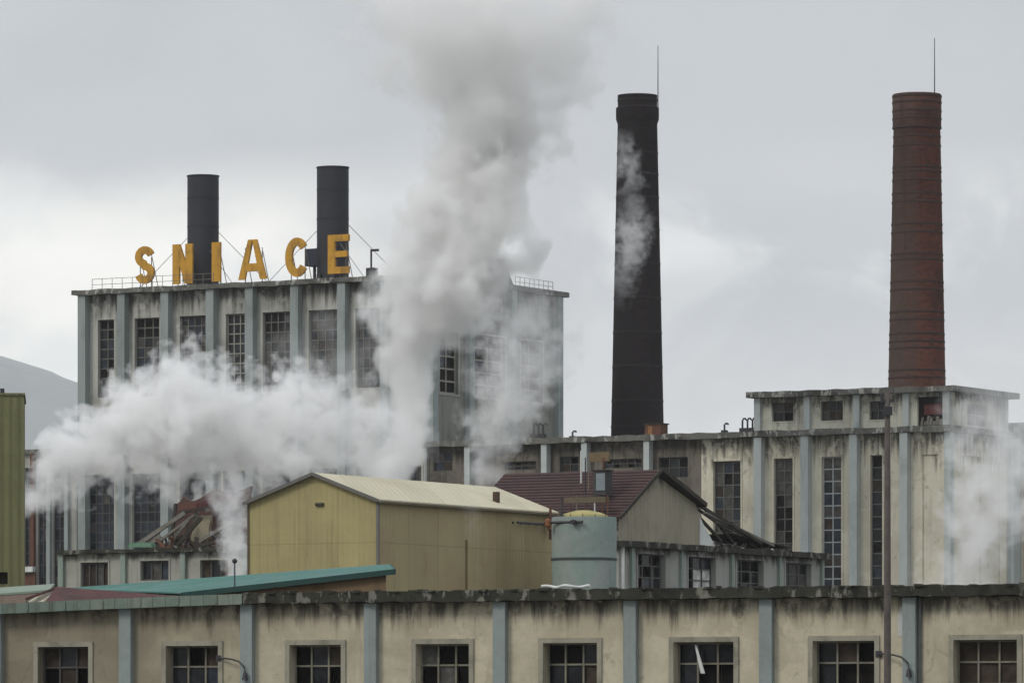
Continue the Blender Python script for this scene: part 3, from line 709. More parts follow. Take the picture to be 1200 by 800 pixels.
d = fh.V(1182); m_ = MB(); m_.box(-.05, .35, d - .3, d + .3, -.3, zc0 - .02); m_.build('pilaster', M['pil_hall'], r)
# upper storey
pu = fh.U(886, .6); _, zp1 = fh.A(1000, 457); _, zp0 = fh.A(1000, 462)
pw = [(905, 930, 472, 494), (962, 988, 470, 493), (1019, 1037, 470, 492)]
hp = [(fh.U(a, .6), fh.U(b, .6), fh.A(a, y1, .6)[1], fh.A(a, y0, .6)[1]) for a, b, y0, y1 in pw]
gap = (fh.U(1075, .6), fh.U(1107, .6), fh.A(1075, 499, .6)[1], fh.A(1075, 465, .6)[1])
hb = [(fh.V(1137), fh.V(1161), fh.B(1137, 498)[1], fh.B(1137, 472)[1])]
M['upper_wall'] = weathered('upper storey cream render', (.56, .55, .46), stain=(.18, .155, .13), amt=.6, scale=.3, streak=.6, ztop=zp0, drip=1.5, spots=.5, alt=(.30, .31, .25))
m_ = MB(); wall(m_, 'A', .6, pu, -.3, zc1 - .02, zp0, hp + [gap], .3); wall(m_, 'R', -.3, .6, vr - .3, zc1 - .02, zp0, hb, .3)
m_.face([(pu, .6, zc1), (pu, vr - .3, zc1), (pu, vr - .3, zp0), (pu, .6, zp0)]); m_.face([(pu, vr - .3, zc1), (-.3, vr - .3, zc1), (-.3, vr - .3, zp0), (pu, vr - .3, zp0)])
m_.build('upper_wall', M['upper_wall'], r)
m_ = MB(); ragged(m_, 'A', .6, pu - .5, .5, -.8, vr - .2, zp0 + .004, zp1 + .12, .8, .04); m_.build('upper_cornice', M['cornice'], r)
for k, h in enumerate(hp): window(r, 'A', .6, h, 2 + (k == 1), 2, [.3, .0, .25, .35, 0, .1], .09, .2, 'bar_dark', .1, 'upper_wall')
window(r, 'R', -.3, hb[0], 2, 2, [.1, .1, .5, .1, .2, 0], .1, .15, 'bar', .1, 'upper_wall')
# a breach in the corner bay: dark room with brick and a fallen slab inside
m_ = MB(); g_ = gap; m_.box(g_[0] - .3, g_[1] + .3, 1.0, 1.1, g_[2] - .2, g_[3] + .2); m_.build('room_back', M['void'], r)
m_ = MB(); m_.box(g_[0] + .5, g_[1] - .1, .8, .98, g_[2] + .9, g_[3] - .6); m_.build('brick_infill', plain('dark red brick', (.11, .022, .022), var=.6), r)
m_ = MB()
for k in range(7): m_.beam((g_[0] + .3 + .28 * k, .7, g_[2] + .05), (g_[0] + .4 + .26 * k, .8, g_[2] + random.uniform(.3, .8)), .25, .12)
m_.build('broken_masonry', M['timber_pale'], r)
for p in (889, 947, 1005, 1063, 1110):
    u = fh.U(p, .6); m_ = MB(); m_.box(u - .27, u + .27, .3, .62, zc1 - .01, zp0 - .02); m_.build('upper_pilaster', M['pil_hall'], r)
d = fh.V(1180); m_ = MB(); m_.box(-.32, .02, d - .25, d + .25, zc1 - .01, zp0 - .02); m_.build('upper_pilaster', M['pil_hall'], r)
# roof things on the hall
def roof_vent(px, py_top, hooks, label, d=1.5):
    u = fh.U(px, d); t = empty('roof_vent', (*fh.world(u, d), zc1), -ANG); tag(t, label, 'vent', 'small vent pipes on the roofs')
    hgt = fh.z(u, d, py_top) - zc1
    m_ = MB(); wd = .22 * hooks; m_.box(-wd, wd, -.2, .2, 0, hgt * .35); m_.build('base', M['steel'], t)
    for k in range(hooks):
        x = -wd + .2 + (2 * wd - .4) * (k / max(1, hooks - 1) if hooks > 1 else .5)
        m_ = MB(); m_.tube([(x, 0, hgt * .3), (x, 0, hgt * .85), (x + .08, 0, hgt * .98), (x + .25, 0, hgt), (x + .36, 0, hgt * .88)], .08, 8); m_.build('pipe', M['steel'], t, True)
roof_vent(849, 496, 1, 'single bent vent pipe on the hall roof edge')
roof_vent(876, 490, 3, 'cluster of three bent vent pipes against the upper storey')
roof_vent(631, 496, 3, 'cluster of three bent vent pipes at the foot of the green tower')
roof_vent(671, 505, 1, 'stubby bent vent pipe left of the black chimney foot')
u = fh.U(765, 3); t = empty('roof_cabin', (*fh.world(u, 3), zc1), -ANG); tag(t, 'small rusty brown cabin at the black chimney foot', 'cabin')
hgt = fh.z(u, 3, 497) - zc1
m_ = MB(); m_.box(-.75, .75, 0, 1.2, 0, hgt); m_.build('wall', M['rust'], t); m_ = MB(); m_.box(-.85, .85, -.1, 1.3, hgt, hgt + .1); m_.build('roof', M['timber'], t)
m_ = MB(); m_.box(-.45, -.05, -.03, .02, .05, hgt - .15); m_.build('door', plain('orange door', (.25, .12, .05)), t)
# pale block beyond, at the right edge
f2 = Frame(1235, 476.0); t = f2.root('rear_hall'); tag(t, 'pale hall beyond the steam, cut by the right edge', 'industrial building')
u0 = f2.U(1150); zt = f2.z(0, 0, 494)
m_ = MB(); m_.box(u0, 0, 0, 9, -.3, zt - .25); m_.build('wall', M['hall_wall'], t)
m_ = MB(); m_.box(u0 - .3, .3, -.4, 9.3, zt - .246, zt); m_.build('cornice', M['cornice'], t)
for p in (1193, 1222):
    u = f2.U(p); m_ = MB(); m_.box(u - .3, u + .3, -.3, .02, -.3, zt - .27); m_.build('pilaster', M['pil_hall'], t)

# ---------------------------------------------------------------- boiler house tower (left)
ft = Frame(505, 500.0); r = ft.root('boiler_house'); tag(r, 'tall grey green boiler house rising out of the steam', 'industrial building')
uL = ft.U(97); vr = ft.V(657)
_, zc1 = ft.A(300, 331); _, zc0 = ft.A(300, 337)
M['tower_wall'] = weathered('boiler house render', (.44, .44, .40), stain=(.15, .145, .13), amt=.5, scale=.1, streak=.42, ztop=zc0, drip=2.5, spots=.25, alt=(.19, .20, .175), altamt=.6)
up = [(115, 134), (158, 187), (211, 242), (265, 287), (308, 340), (362, 397), (417, 446), (464, 494)]
_, t1 = ft.A(226, 370); _, t0 = ft.A(226, 462)
_, l1 = ft.A(118, 556); _, l0 = ft.A(118, 646)
lo = [(103, 134), (155, 188), (211, 242), (262, 290), (308, 340), (362, 397), (417, 446), (464, 494)]
hu = [(ft.U(a), ft.U(b), t0, t1) for a, b in up]; hl = [(ft.U(a), ft.U(b), l0, l1) for a, b in lo]
m_ = MB(); wall(m_, 'A', 0, uL, 0, -.3, zc0, hu + hl, .5)
m2 = MB()
bw = [(515, 537), (556, 592), (610, 636)]
_, b1 = ft.B(573, 394); _, b0 = ft.B(573, 466); _, c1 = ft.B(573, 348); _, c0 = ft.B(573, 374)
hb = [(ft.V(a), ft.V(b), b0, b1) for a, b in bw] + [(ft.V(a), ft.V(b), c0, c1) for a, b in ((577, 582), (587, 592), (597, 601))] + [(ft.V(a), ft.V(b), l0 + 2, l1 + 2) for a, b in bw]
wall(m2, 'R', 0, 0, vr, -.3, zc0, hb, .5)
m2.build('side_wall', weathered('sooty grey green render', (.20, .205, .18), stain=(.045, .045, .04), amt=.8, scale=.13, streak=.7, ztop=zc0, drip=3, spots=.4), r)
m_.face([(uL, 0, -.3), (uL, vr, -.3), (uL, vr, zc0), (uL, 0, zc0)]); m_.face([(uL, vr, -.3), (0, vr, -.3), (0, vr, zc0), (uL, vr, zc0)])
m_.build('wall', M['tower_wall'], r)
m_ = MB(); ragged(m_, 'A', 0, uL - .6, .6, -1.0, vr + .6, zc0 + .004, zc1, 1.0, .05); m_.build('cornice', M['cornice'], r)
UW = [[.3, .55, .05, 0, .0, .1], [.3, .5, .2, 0, 0, 0], [.15, .45, .4, 0, 0, 0], [.7, .1, .0, 0, 0, .2], [.3, .1, .5, .1, 0, 0], [.15, .1, .65, .1, 0, 0], [.2, .2, .6, 0, 0, 0], [.3, .2, .5, 0, 0, 0]]
for k, h in enumerate(hu):
    cols = (2, 3, 4, 3, 4, 4, 4, 3)[k]
    pk = {}
    if k == 0: pk = {(0, 7): 5, (1, 7): 5, (0, 0): 5, (0, 1): 5, (0, 2): 5, (1, 0): 4, (1, 1): 4, (1, 2): 4, (0, 3): 1, (1, 3): 5}  # pale panes paint in the bright sky seen through this window
    if k == 1: pk = {(i, j): 5 for i in range(3) for j in (6, 7)}
    if k == 4: pk = {(i, j): 5 for i in range(3) for j in (6, 7)}
    window(r, 'A', 0, h, cols, 8, UW[k], .10, .3, 'bar_grey' if k != 3 else 'bar', .2, 'tower_wall', picks=pk)
for k, h in enumerate(hl): window(r, 'A', 0, h, 4, 8, [.25, .65, .1, 0, 0, 0], .10, .3, 'bar_dark', .2, 'tower_wall')
for k, h in enumerate(hb): window(r, 'R', 0, h, 2 if k < 3 or k > 5 else 1, 5 if k < 3 or k > 5 else 2, [.5, .1, .05, 0, 0, .35], .14, .3, 'bar', .2 if k < 3 else 0, 'tower_wall')
for p in (101, 147, 198, 251, 297, 350, 405, 455):
    u = ft.U(p); m_ = MB(); m_.box(u - .42, u + .42, -.8, .03, -.3, zc0 - .02); m_.build('pilaster', M['pil_far'], r)
m_ = MB(); m_.box(-.35, .5, -.5, .5, -.3, zc0 - .02); m_.build('pilaster', M['pil_far'], r)
for p in (548, 598, 652):
    d = ft.V(p); m_ = MB(); m_.box(-.03, .5, d - .45, d + .45, -.3, zc0 - .02); m_.build('pilaster', M['pil_far'], r)
# roof railing on the left, and one on the right
def railing(name, pts, hgt=1.1, n=8):
    m_ = MB()
    for a, b in zip(pts, pts[1:]):
        a, b = Vector(a), Vector(b)
        for k in range(n + 1):
            p = a.lerp(b, k / n); m_.tube([p, p + Vector((0, 0, hgt))], .03, 5)
        for q in (.5, 1.0): m_.tube([a + Vector((0, 0, hgt * q)), b + Vector((0, 0, hgt * q))], .025, 5)
    return m_.build(name, M['rail'], r)
railing('railing', [(ft.U(108, 6), 6, zc1), (ft.U(108), .0, zc1), (ft.U(250), .0, zc1)], 1.05, 12)
railing('railing', [(-.2, ft.V(606), zc1), (-.2, ft.V(650), zc1)], .9, 8)
# stair head on the roof with a sloping side
d0, d1, d2, d3 = ft.V(557, -1.5), ft.V(590, -1.5), ft.V(604, -1.5), ft.V(572, -1.5)
zt = ft.z(-1.5, d1, 303); zm = ft.z(-1.5, d0, 318)
m_ = MB(); m_.prism([(d0, zc1 - .1), (d2, zc1 - .1), (d1, zt), (d3, zt - .2), (d0, zm)], 'x', -4.5, -1.5); sh_ = m_.build('stair_head', M['tower_wall'], r)
m_ = MB(); dd = ft.V(572, -1.5); m_.box(-1.52, -1.45, dd - .7, dd + .7, zc1 + .3, zt - 1.2); m_.build('stair_head_opening', M['void'], r)

# lower glazed wing further left
f3 = Frame(90, 519.0); t = f3.root('glazed_wing'); tag(t, 'lower wing of dark glass bays left of the boiler house', 'industrial building')
u0 = f3.U(20); zt = f3.z(0, 0, 530)
hg = [(f3.U(a), f3.U(b), f3.A(a, 690)[1], f3.A(a, 548)[1]) for a, b in ((28, 37), (44, 55), (62, 76))]
m_ = MB(); wall(m_, 'A', 0, u0, 0, -.3, zt, hg, .4); m_.face([(u0, 0, -.3), (u0, 12, -.3), (u0, 12, zt), (u0, 0, zt)]); m_.build('wall', M['tower_wall'], t)
m_ = MB(); m_.box(u0 - .3, -.2, -.4, 12.3, zt + .004, zt + .4); m_.build('roof', M['cornice'], t)
for k, h in enumerate(hg): window(t, 'A', 0, h, 2, 10, [.3, .6, .1, 0, 0, 0], .09, .25, 'bar_dark')
for k, p in enumerate((40, 59, 80)):
    u = f3.U(p); m_ = MB(); m_.box(u - .2, u + .2, -.4, .02, -.3, zt - .01); m_.build('pilaster', (M['rust'] if k == 0 else M['pil_far']), t)

u, z = f3.A(28, 670, -.5); u1 = f3.U(41, -.5)
m_ = MB(); m_.box(u, u1, -.9, -.42, z, z + .5); m_.build('canopy', M['white'], t)
m_ = MB(); m_.box(u, u1, -.5, -.41, 0, z - .1); m_.build('door', M['rust'], t)

# ---------------------------------------------------------------- low white block, left, and the collapsed roof on it
fl = Frame(292, 296.0); r = fl.root('low_block'); tag(r, 'low whitish block with three short windows below the boiler house', 'industrial building')
u0 = fl.U(73); dp = 7.0
_, zc1 = fl.A(180, 642.5); _, zc0 = fl.A(180, 647)
hw = [(fl.U(a), fl.U(b), fl.A(a, 688)[1] if k == 0 else fl.A(a, 680)[1], fl.A(a, y)[1]) for k, (a, b, y) in enumerate(((95, 127, 659), (165, 198, 657), (235, 268, 656)))]
M['low_wall'] = weathered('whitish render', (.33, .33, .29), stain=(.13, .13, .11), amt=.5, scale=.3, streak=.5, ztop=zc0, drip=.5)
m_ = MB(); wall(m_, 'A', 0, u0, 0, -.3, zc0, hw, .3); m_.face([(u0, 0, -.3), (u0, dp, -.3), (u0, dp, zc0), (u0, 0, zc0)]); m_.face([(0, 0, -.3), (0, dp, -.3), (0, dp, zc0), (0, 0, zc0)]); m_.build('wall', M['low_wall'], r)
m_ = MB(); ragged(m_, 'A', 0, u0 - .2, .2, -.35, dp, zc0 + .004, zc1, .5, .03); m_.build('cornice', M['moss'], r)
for k, h in enumerate(hw): window(r, 'A', 0, h, (4, 3, 3)[k], 1, [[.2, 0, .1, .5, .2, 0], [.3, .2, .3, .1, 0, .1], [.5, 0, .2, .2, 0, .1]][k], .09, .15, 'bar_dark', .1, 'low_wall')
for p in (73, 146, 216, 288):
    u = fl.U(p); m_ = MB(); m_.box(u - .16, u + .16, -.2, .02, -.3, zc0 - .01); m_.build('pilaster', M['pil_block'], r)
t = empty('collapsed_roof', (*fl.world(fl.U(220, 2), 2), zc1), -ANG); tag(t, 'collapsed roof of fallen rafters and rusty sheets on the low block', 'ruin')
ou = fl.U(220, 2)
def LP(px, py, d): u = fl.U(px, d); return Vector((u - ou, d - 2, fl.z(u, d, py) - zc1))
bm_ = [((163, 637), (216, 601), 1.2, .22, 'timber_pale'), ((172, 641), (188, 627), 1.0, .2, 'timber_pale'), ((197, 640), (222, 607), 2.0, .16, 'timber_pale'), ((206, 641), (236, 606), 1.6, .2, 'timber'), ((188, 633), (232, 600), 2.4, .14, 'timber_pale'),
       ((234, 634), (272, 611), 1.2, .18, 'timber_pale'), ((230, 640), (262, 632), 1.0, .2, 'timber'), ((245, 640), (285, 605), 2.2, .14, 'timber'), ((212, 600), (270, 590), 2.6, .18, 'timber'), ((200, 640), (206, 590), 2.8, .15, 'timber'), ((258, 640), (262, 596), 2.8, .15, 'timber')]
for a, b, d, wd, mt in bm_:
    m_ = MB(); m_.beam(LP(*a, d), LP(*b, d + random.uniform(-.2, .6)), .16, wd); m_.build('rafter', M[mt], t)
def ragpanel(pts, d, th, name, mat, jit=1.5):
    P_ = []
    for (a, b) in zip(pts, pts[1:] + pts[:1]):
        n = max(2, int(math.hypot(b[0] - a[0], b[1] - a[1]) / 5))
        for k in range(n): P_.append((a[0] + (b[0] - a[0]) * k / n + random.uniform(-jit, jit), a[1] + (b[1] - a[1]) * k / n + random.uniform(-jit, jit)))
    q = [LP(p[0], p[1], d) for p in P_]
    m_ = MB(); m_.prism([(p.x, p.z) for p in q], 'y', d - 2, d - 2 + th); return m_.build(name, mat, t)
ragpanel([(204, 643), (205, 596), (214, 582), (226, 588), (250, 574), (272, 578), (292, 570), (292, 643)], 4.0, .3, 'back_wall', weathered('dark brown brick', (.085, .055, .042), stain=(.03, .025, .022), amt=.8, scale=.6, alt=(.15, .06, .05), altamt=.8))
ragpanel([(224, 634), (226, 603), (246, 604), (245, 632)], 2.9, .25, 'wall_fragment', weathered('tan plaster', (.30, .27, .19), amt=.5, scale=.6))
ragpanel([(228, 593), (240, 583), (262, 577), (288, 574), (284, 584), (262, 588), (250, 596)], 3.2, .12, 'roof_fragment', M['red_roof'])
ragpanel([(150, 641), (151, 636), (176, 635), (178, 641)], .6, .4, 'green_tarp', plain('green tarp', (.12, .22, .15)), .4)
m_ = MB()
for k in range(60):
    px = random.uniform(180, 288); d = random.uniform(.6, 3.6); p = LP(px, 642, d)
    m_.beam(p, p + Vector((random.uniform(-.7, .7), random.uniform(-.3, .3), random.uniform(.1, .7))), random.uniform(.05, .25), random.uniform(.04, .1), random.choice([0, 0, 1, 2]))
o = m_.build('debris', [M['timber'], M['timber_pale'], M['rust']], t); o['kind'] = 'stuff'

# ---------------------------------------------------------------- chimneys
def brick(name, c1, c2, soot, side, ring):
    m, nt, b, P = newmat(name)
    sx = N(nt, 'ShaderNodeSeparateXYZ'); L(nt, P, sx.inputs[0])
    big = noise_(nt, P, .22, 6, .6, .3); fn = noise_(nt, P, 1.5, 6, .75, .3, (1, 1, 2.2)); st = noise_(nt, P, .9, 5, .6, .1, (1.4, 1.4, .07))
    c = mixc(nt, smooth(nt, fn, .4, .65), c1, c2)
    course = math_(nt, 'FRACT', math_(nt, 'MULTIPLY', sx.outputs[2], 1.0 / ring))
    c = mixc(nt, math_(nt, 'MULTIPLY', smooth(nt, math_(nt, 'ABSOLUTE', math_(nt, 'SUBTRACT', course, .5)), .47, .495), .0), c, soot)
    c = mixc(nt, math_(nt, 'MULTIPLY', smooth(nt, big, .45, .7), .7), c, soot)
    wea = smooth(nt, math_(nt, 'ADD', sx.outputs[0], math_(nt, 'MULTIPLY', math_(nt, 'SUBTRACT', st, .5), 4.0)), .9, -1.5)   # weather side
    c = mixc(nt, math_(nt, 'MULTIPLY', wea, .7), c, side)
    c = mixc(nt, math_(nt, 'MULTIPLY', smooth(nt, st, .52, .7), .5), c, soot)
    L(nt, c, b.inputs['Base Color']); b.inputs['Roughness'].default_value = .95; b.inputs['Specular IOR Level'].default_value = .15
    bp = N(nt, 'ShaderNodeBump'); bp.inputs['Strength'].default_value = .6; bp.inputs['Distance'].default_value = .06
    L(nt, fn, bp.inputs['Height']); L(nt, bp.outputs[0], b.inputs['Normal'])
    return m
def chimney(px, Y, prof, rings, mat, rod_px, rod_py, label, ringmat):
    r = empty('brick_chimney', ((px - 600) / F * Y, Y, 0)); tag(r, label, 'chimney', 'tall brick chimneys')
    zf = lambda py: EYE + (HOR - py) / F * Y
    rf = lambda wpx: wpx / 2 / F * Y
    pr_ = []
    for wpx, py in prof: pr_.append((rf(wpx), zf(py) if py < 860 else 0.0))
    body = [p for p in pr_ if True]
    m_ = MB(); m_.lathe(body + [(body[-1][0] * .72, body[-1][1]), (body[-1][0] * .7, body[-1][1] - 2.5)], 56); m_.build('shaft', mat, r, True)
    for py in rings:
        # radius there
        for (w0, y0), (w1, y1) in zip(prof, prof[1:]):
            if y1 <= py <= y0:
                rr = rf(w0 + (w1 - w0) * (y0 - py) / (y0 - y1)); break
        m_ = MB(); m_.lathe([(rr - .02, zf(py) - .1), (rr + .035, zf(py) - .08), (rr + .035, zf(py) + .08), (rr - .02, zf(py) + .1)], 56)
        m_.build('hoop', ringmat, r, True)
    x = (rod_px - px) / F * Y
    m_ = MB(); zt = pr_[-1][1]; m_.tube([(x, -.2, zt - 1.5), (x, -.2, zf(rod_py))], [.055, .03], 6); m_.build('lightning_rod', M['steel'], r)
    m_ = MB(); rb = rf(prof[1][0])
    return r
bk = brick('sooty black brick', (.016, .012, .014), (.026, .0185, .0195), (.008, .007, .008), (.014, .0125, .0145), 1.6)
rd = brick('weathered red brick', (.128, .048, .033), (.070, .033, .026), (.032, .022, .019), (.062, .052, .045), 1.6)
hoop1 = plain('black hoop', (.012, .011, .012), .8); hoop2 = plain('dark hoop', (.045, .027, .023), .85)
chimney(747, 530.0, [(76, 900), (62, 507), (46.5, 146), (48.5, 143), (50.5, 140), (50.5, 127), (46, 125.5), (46.5, 112)], [500, 470, 430, 390, 350, 310, 270, 232, 205, 180, 118], bk, 771, 54, 'soot black round chimney beside the main steam column', hoop1)
chimney(1074.5, 470.0, [(82, 900), (67, 450), (55, 152), (57, 150.5), (57.5, 112), (56, 111)], [452 - 8.5 * k - .06 * k * (k % 3) for k in range(1, 36) if k % 4 in (1, 2) or k % 7 == 0] + [114, 121, 131, 140], rd, 1095, 45, 'red brick round chimney above the upper storey', hoop2)
# steel stacks on the boiler house roof
_, ztr = ft.A(300, 331)
M['stack'] = weathered('dark painted steel stack', (.028, .029, .036), stain=(.018, .017, .018), amt=.5, scale=.2, streak=.5, rough=.6, rust=.15)
def stack(px, wpx, pytop, label, d=4.0, box=False):
    u = ft.U(px, d); x, y = ft.world(u, d)
    t = empty('steel_stack', (x, y, ztr), -ANG); tag(t, label, 'smokestack', 'dark steel stacks on the boiler house')
    rr = wpx / 2 / F * y; zt = EYE + (HOR - pytop) / F * y - ztr
    m_ = MB(); m_.lathe([(rr * 1.02, 0), (rr, .3), (rr, zt - .12), (rr + .06, zt - .1), (rr + .06, zt), (rr - .1, zt), (rr - .12, zt - 2)], 48); m_.build('shell', M['stack'], t, True)
    for q in (.3, .55, .8):
        m_ = MB(); m_.lathe([(rr - .01, zt * q - .05), (rr + .03, zt * q - .04), (rr + .03, zt * q + .04), (rr - .01, zt * q + .05)], 48); m_.build('seam_ring', M['stack'], t, True)
    for dx, dy, q in ((5.4, -3.2, .33), (-5.2, -3.0, .45), (6.2, 2.5, .5), (-4.5, 4, .5)):
        s = Vector((dx, dy, 0)).normalized() * rr
        m_ = MB(); m_.tube([(s.x, s.y, zt * q), (dx, dy, 0)], .028, 5); m_.build('guy_wire', M['rail'], t)
    m_ = MB()
    for k in range(3):
        a = -1.9 + k * .9; m_.box(rr * 1.0 * math.cos(a) - .2, rr * math.cos(a) + .2, rr * math.sin(a) - .35, rr * math.sin(a), 0.01, .7)
    m_.build('base_bracket', M['steel'], t)
    if box:
        m_ = MB(); m_.box(-rr - 1.1, -rr + .1, -.6, .6, 1.6, 3.2); m_.build('fan_box', plain('blue black box', (.03, .035, .06)), t)
        m_ = MB(); m_.tube([(-rr - .5, 0, 1.6), (-rr - .5, 0, 0)], .15, 8); m_.build('duct', M['steel'], t)
stack(238, 37, 206, 'dark steel stack behind the letters N and I')
stack(390, 37.5, 196, 'taller dark steel stack behind the letter E', box=True)
# antenna on the roof
u = ft.U(435, 1.5); t = empty('roof_antenna', (*ft.world(u, 1.5), ztr), -ANG); tag(t, 'small dark mast with a bracket right of the letter E', 'mast')
h_ = ft.z(u, 1.5, 292) - ztr
m_ = MB(); m_.tube([(0, 0, 0), (0, 0, h_)], .09, 8); m_.build('mast', M['steel'], t, True)
m_ = MB(); m_.box(-.05, .8, -.06, .06, h_ - .22, h_); m_.build('bracket', M['steel'], t)
m_ = MB(); m_.box(-.35, .5, -.35, .35, .004, .95); m_.build('cabinet', M['steel'], t)

# ---------------------------------------------------------------- rooftop letters
M['letter'] = weathered('golden yellow sign paint', (.52, .275, .028), stain=(.22, .12, .03), amt=.7, scale=.9, streak=.5, rust=.4, rough=.6)
def arc(cx, cz, rx, rz_, a0, a1, n=18):
    return [(cx + rx * math.cos(R(a0 + (a1 - a0) * k / n)), cz + rz_ * math.sin(R(a0 + (a1 - a0) * k / n))) for k in range(n + 1)]
def stroke(mb, pts, w, W, H, th):
    P_ = [Vector((p[0] * W, p[1] * H)) for p in pts]; lft, rgt = [], []
    for k, p in enumerate(P_):
        d = (P_[min(k + 1, len(P_) - 1)] - P_[max(k - 1, 0)]).normalized(); n = Vector((-d.y, d.x))
        lft.append(p + n * w / 2); rgt.append(p - n * w / 2)
    n = len(P_); i = len(mb.v)
    for y in (0, th):
        for p in lft: mb.v.append((p.x, y, p.y))
        for p in rgt: mb.v.append((p.x, y, p.y))
    for k in range(n - 1):
        a, b, c, d = i + k, i + k + 1, i + n + k + 1, i + n + k
        o_ = 2 * n
        for f in ((a, b, c, d), (d + o_, c + o_, b + o_, a + o_), (a, a + o_, b + o_, b), (c, c + o_, d + o_, d)): mb.f.append(f); mb.m.append(0)
    for e in (0, n - 1):
        mb.f.append((i + e, i + n + e, i + 3 * n + e, i + 2 * n + e)); mb.m.append(0)
def letter(ch, px0, px1, py0, py1, label):
    d = .9; u0, u1 = ft.U(px0, d), ft.U(px1, d); z0 = ft.z(u0, d, py1); z1 = ft.z(u0, d, py0)
    W, H, th = u1 - u0, z1 - z0, .24
    t = empty('roof_letter', (*ft.world(u0, d), z0), -ANG); tag(t, label, 'letter', 'yellow letters on the boiler house roof')
    m_ = MB(); sw = .205 * H
    if ch == 'S': stroke(m_, arc(.5, .72, .5 - sw / 2 / W, .28 - sw / 2 / H, 15, 270, 20)[:-1] + arc(.5, .28 - .0 + .0, .5 - sw / 2 / W, .28 - sw / 2 / H, 90, -165, 22)[0:], sw, W, H, th)
    elif ch == 'C': stroke(m_, arc(.5, .5, .5 - sw / 2 / W, .5 - sw / 2 / H, 38, 322, 30), sw, W, H, th)
    elif ch == 'I': m_.box(0, W, 0, th, 0, H)
    elif ch == 'N':
        m_.prism([(0, 0), (sw, 0), (sw, H), (0, H)], 'y', 0, th); m_.prism([(W - sw, 0), (W, 0), (W, H), (W - sw, H)], 'y', .003, th - .003)
        m_.prism([(.02, H - .01), (sw * 1.05, H - .01), (W - .02, .01), (W - sw * 1.05, .01)], 'y', .006, th - .006)
    elif ch == 'A':
        c = W / 2; s2 = sw * .62
        m_.prism([(0, 0), (sw * .95, 0), (c + .02, H), (c - s2, H)], 'y', 0, th); m_.prism([(W - sw * .95, 0), (W, 0), (c + s2, H), (c - .02, H)], 'y', .003, th - .003)
        m_.prism([(W * .2, H * .2), (W * .8, H * .2), (W * .72, H * .40), (W * .28, H * .40)], 'y', .006, th - .006)
    elif ch == 'E':
        m_.box(0, sw * 1.05, 0, th, 0, H)
        m_.box(sw, W, .003, th - .003, H - sw * .85, H - .003); m_.box(sw, W, .003, th - .003, .003, sw * .85); m_.box(sw, W * .9, .003, th - .003, H / 2 - sw * .38, H / 2 + sw * .38)
    m_.build('letter_face', M['letter'], t)
    m_ = MB(); zb = ztr - z0
    for x in (W * .2, W * .8):
        m_.tube([(x, th + .01, H * .8), (x + .1, th + 1.1, zb)], .04, 5); m_.tube([(x, th + .06, H * .7), (x, th + .06, zb)], .05, 5)
    m_.build('support_frame', M['rail'], t)
for ch, a, b, c, d in (('S', 158, 180, 289, 333), ('N', 202, 225, 286.5, 333), ('I', 248, 258, 284, 330), ('A', 279, 312, 281.5, 328), ('C', 334, 361, 279, 325), ('E', 384, 408.5, 275.5, 321)):
    letter(ch, a, b, c, d, 'golden yellow roof letter ' + ch + ' on the boiler house')

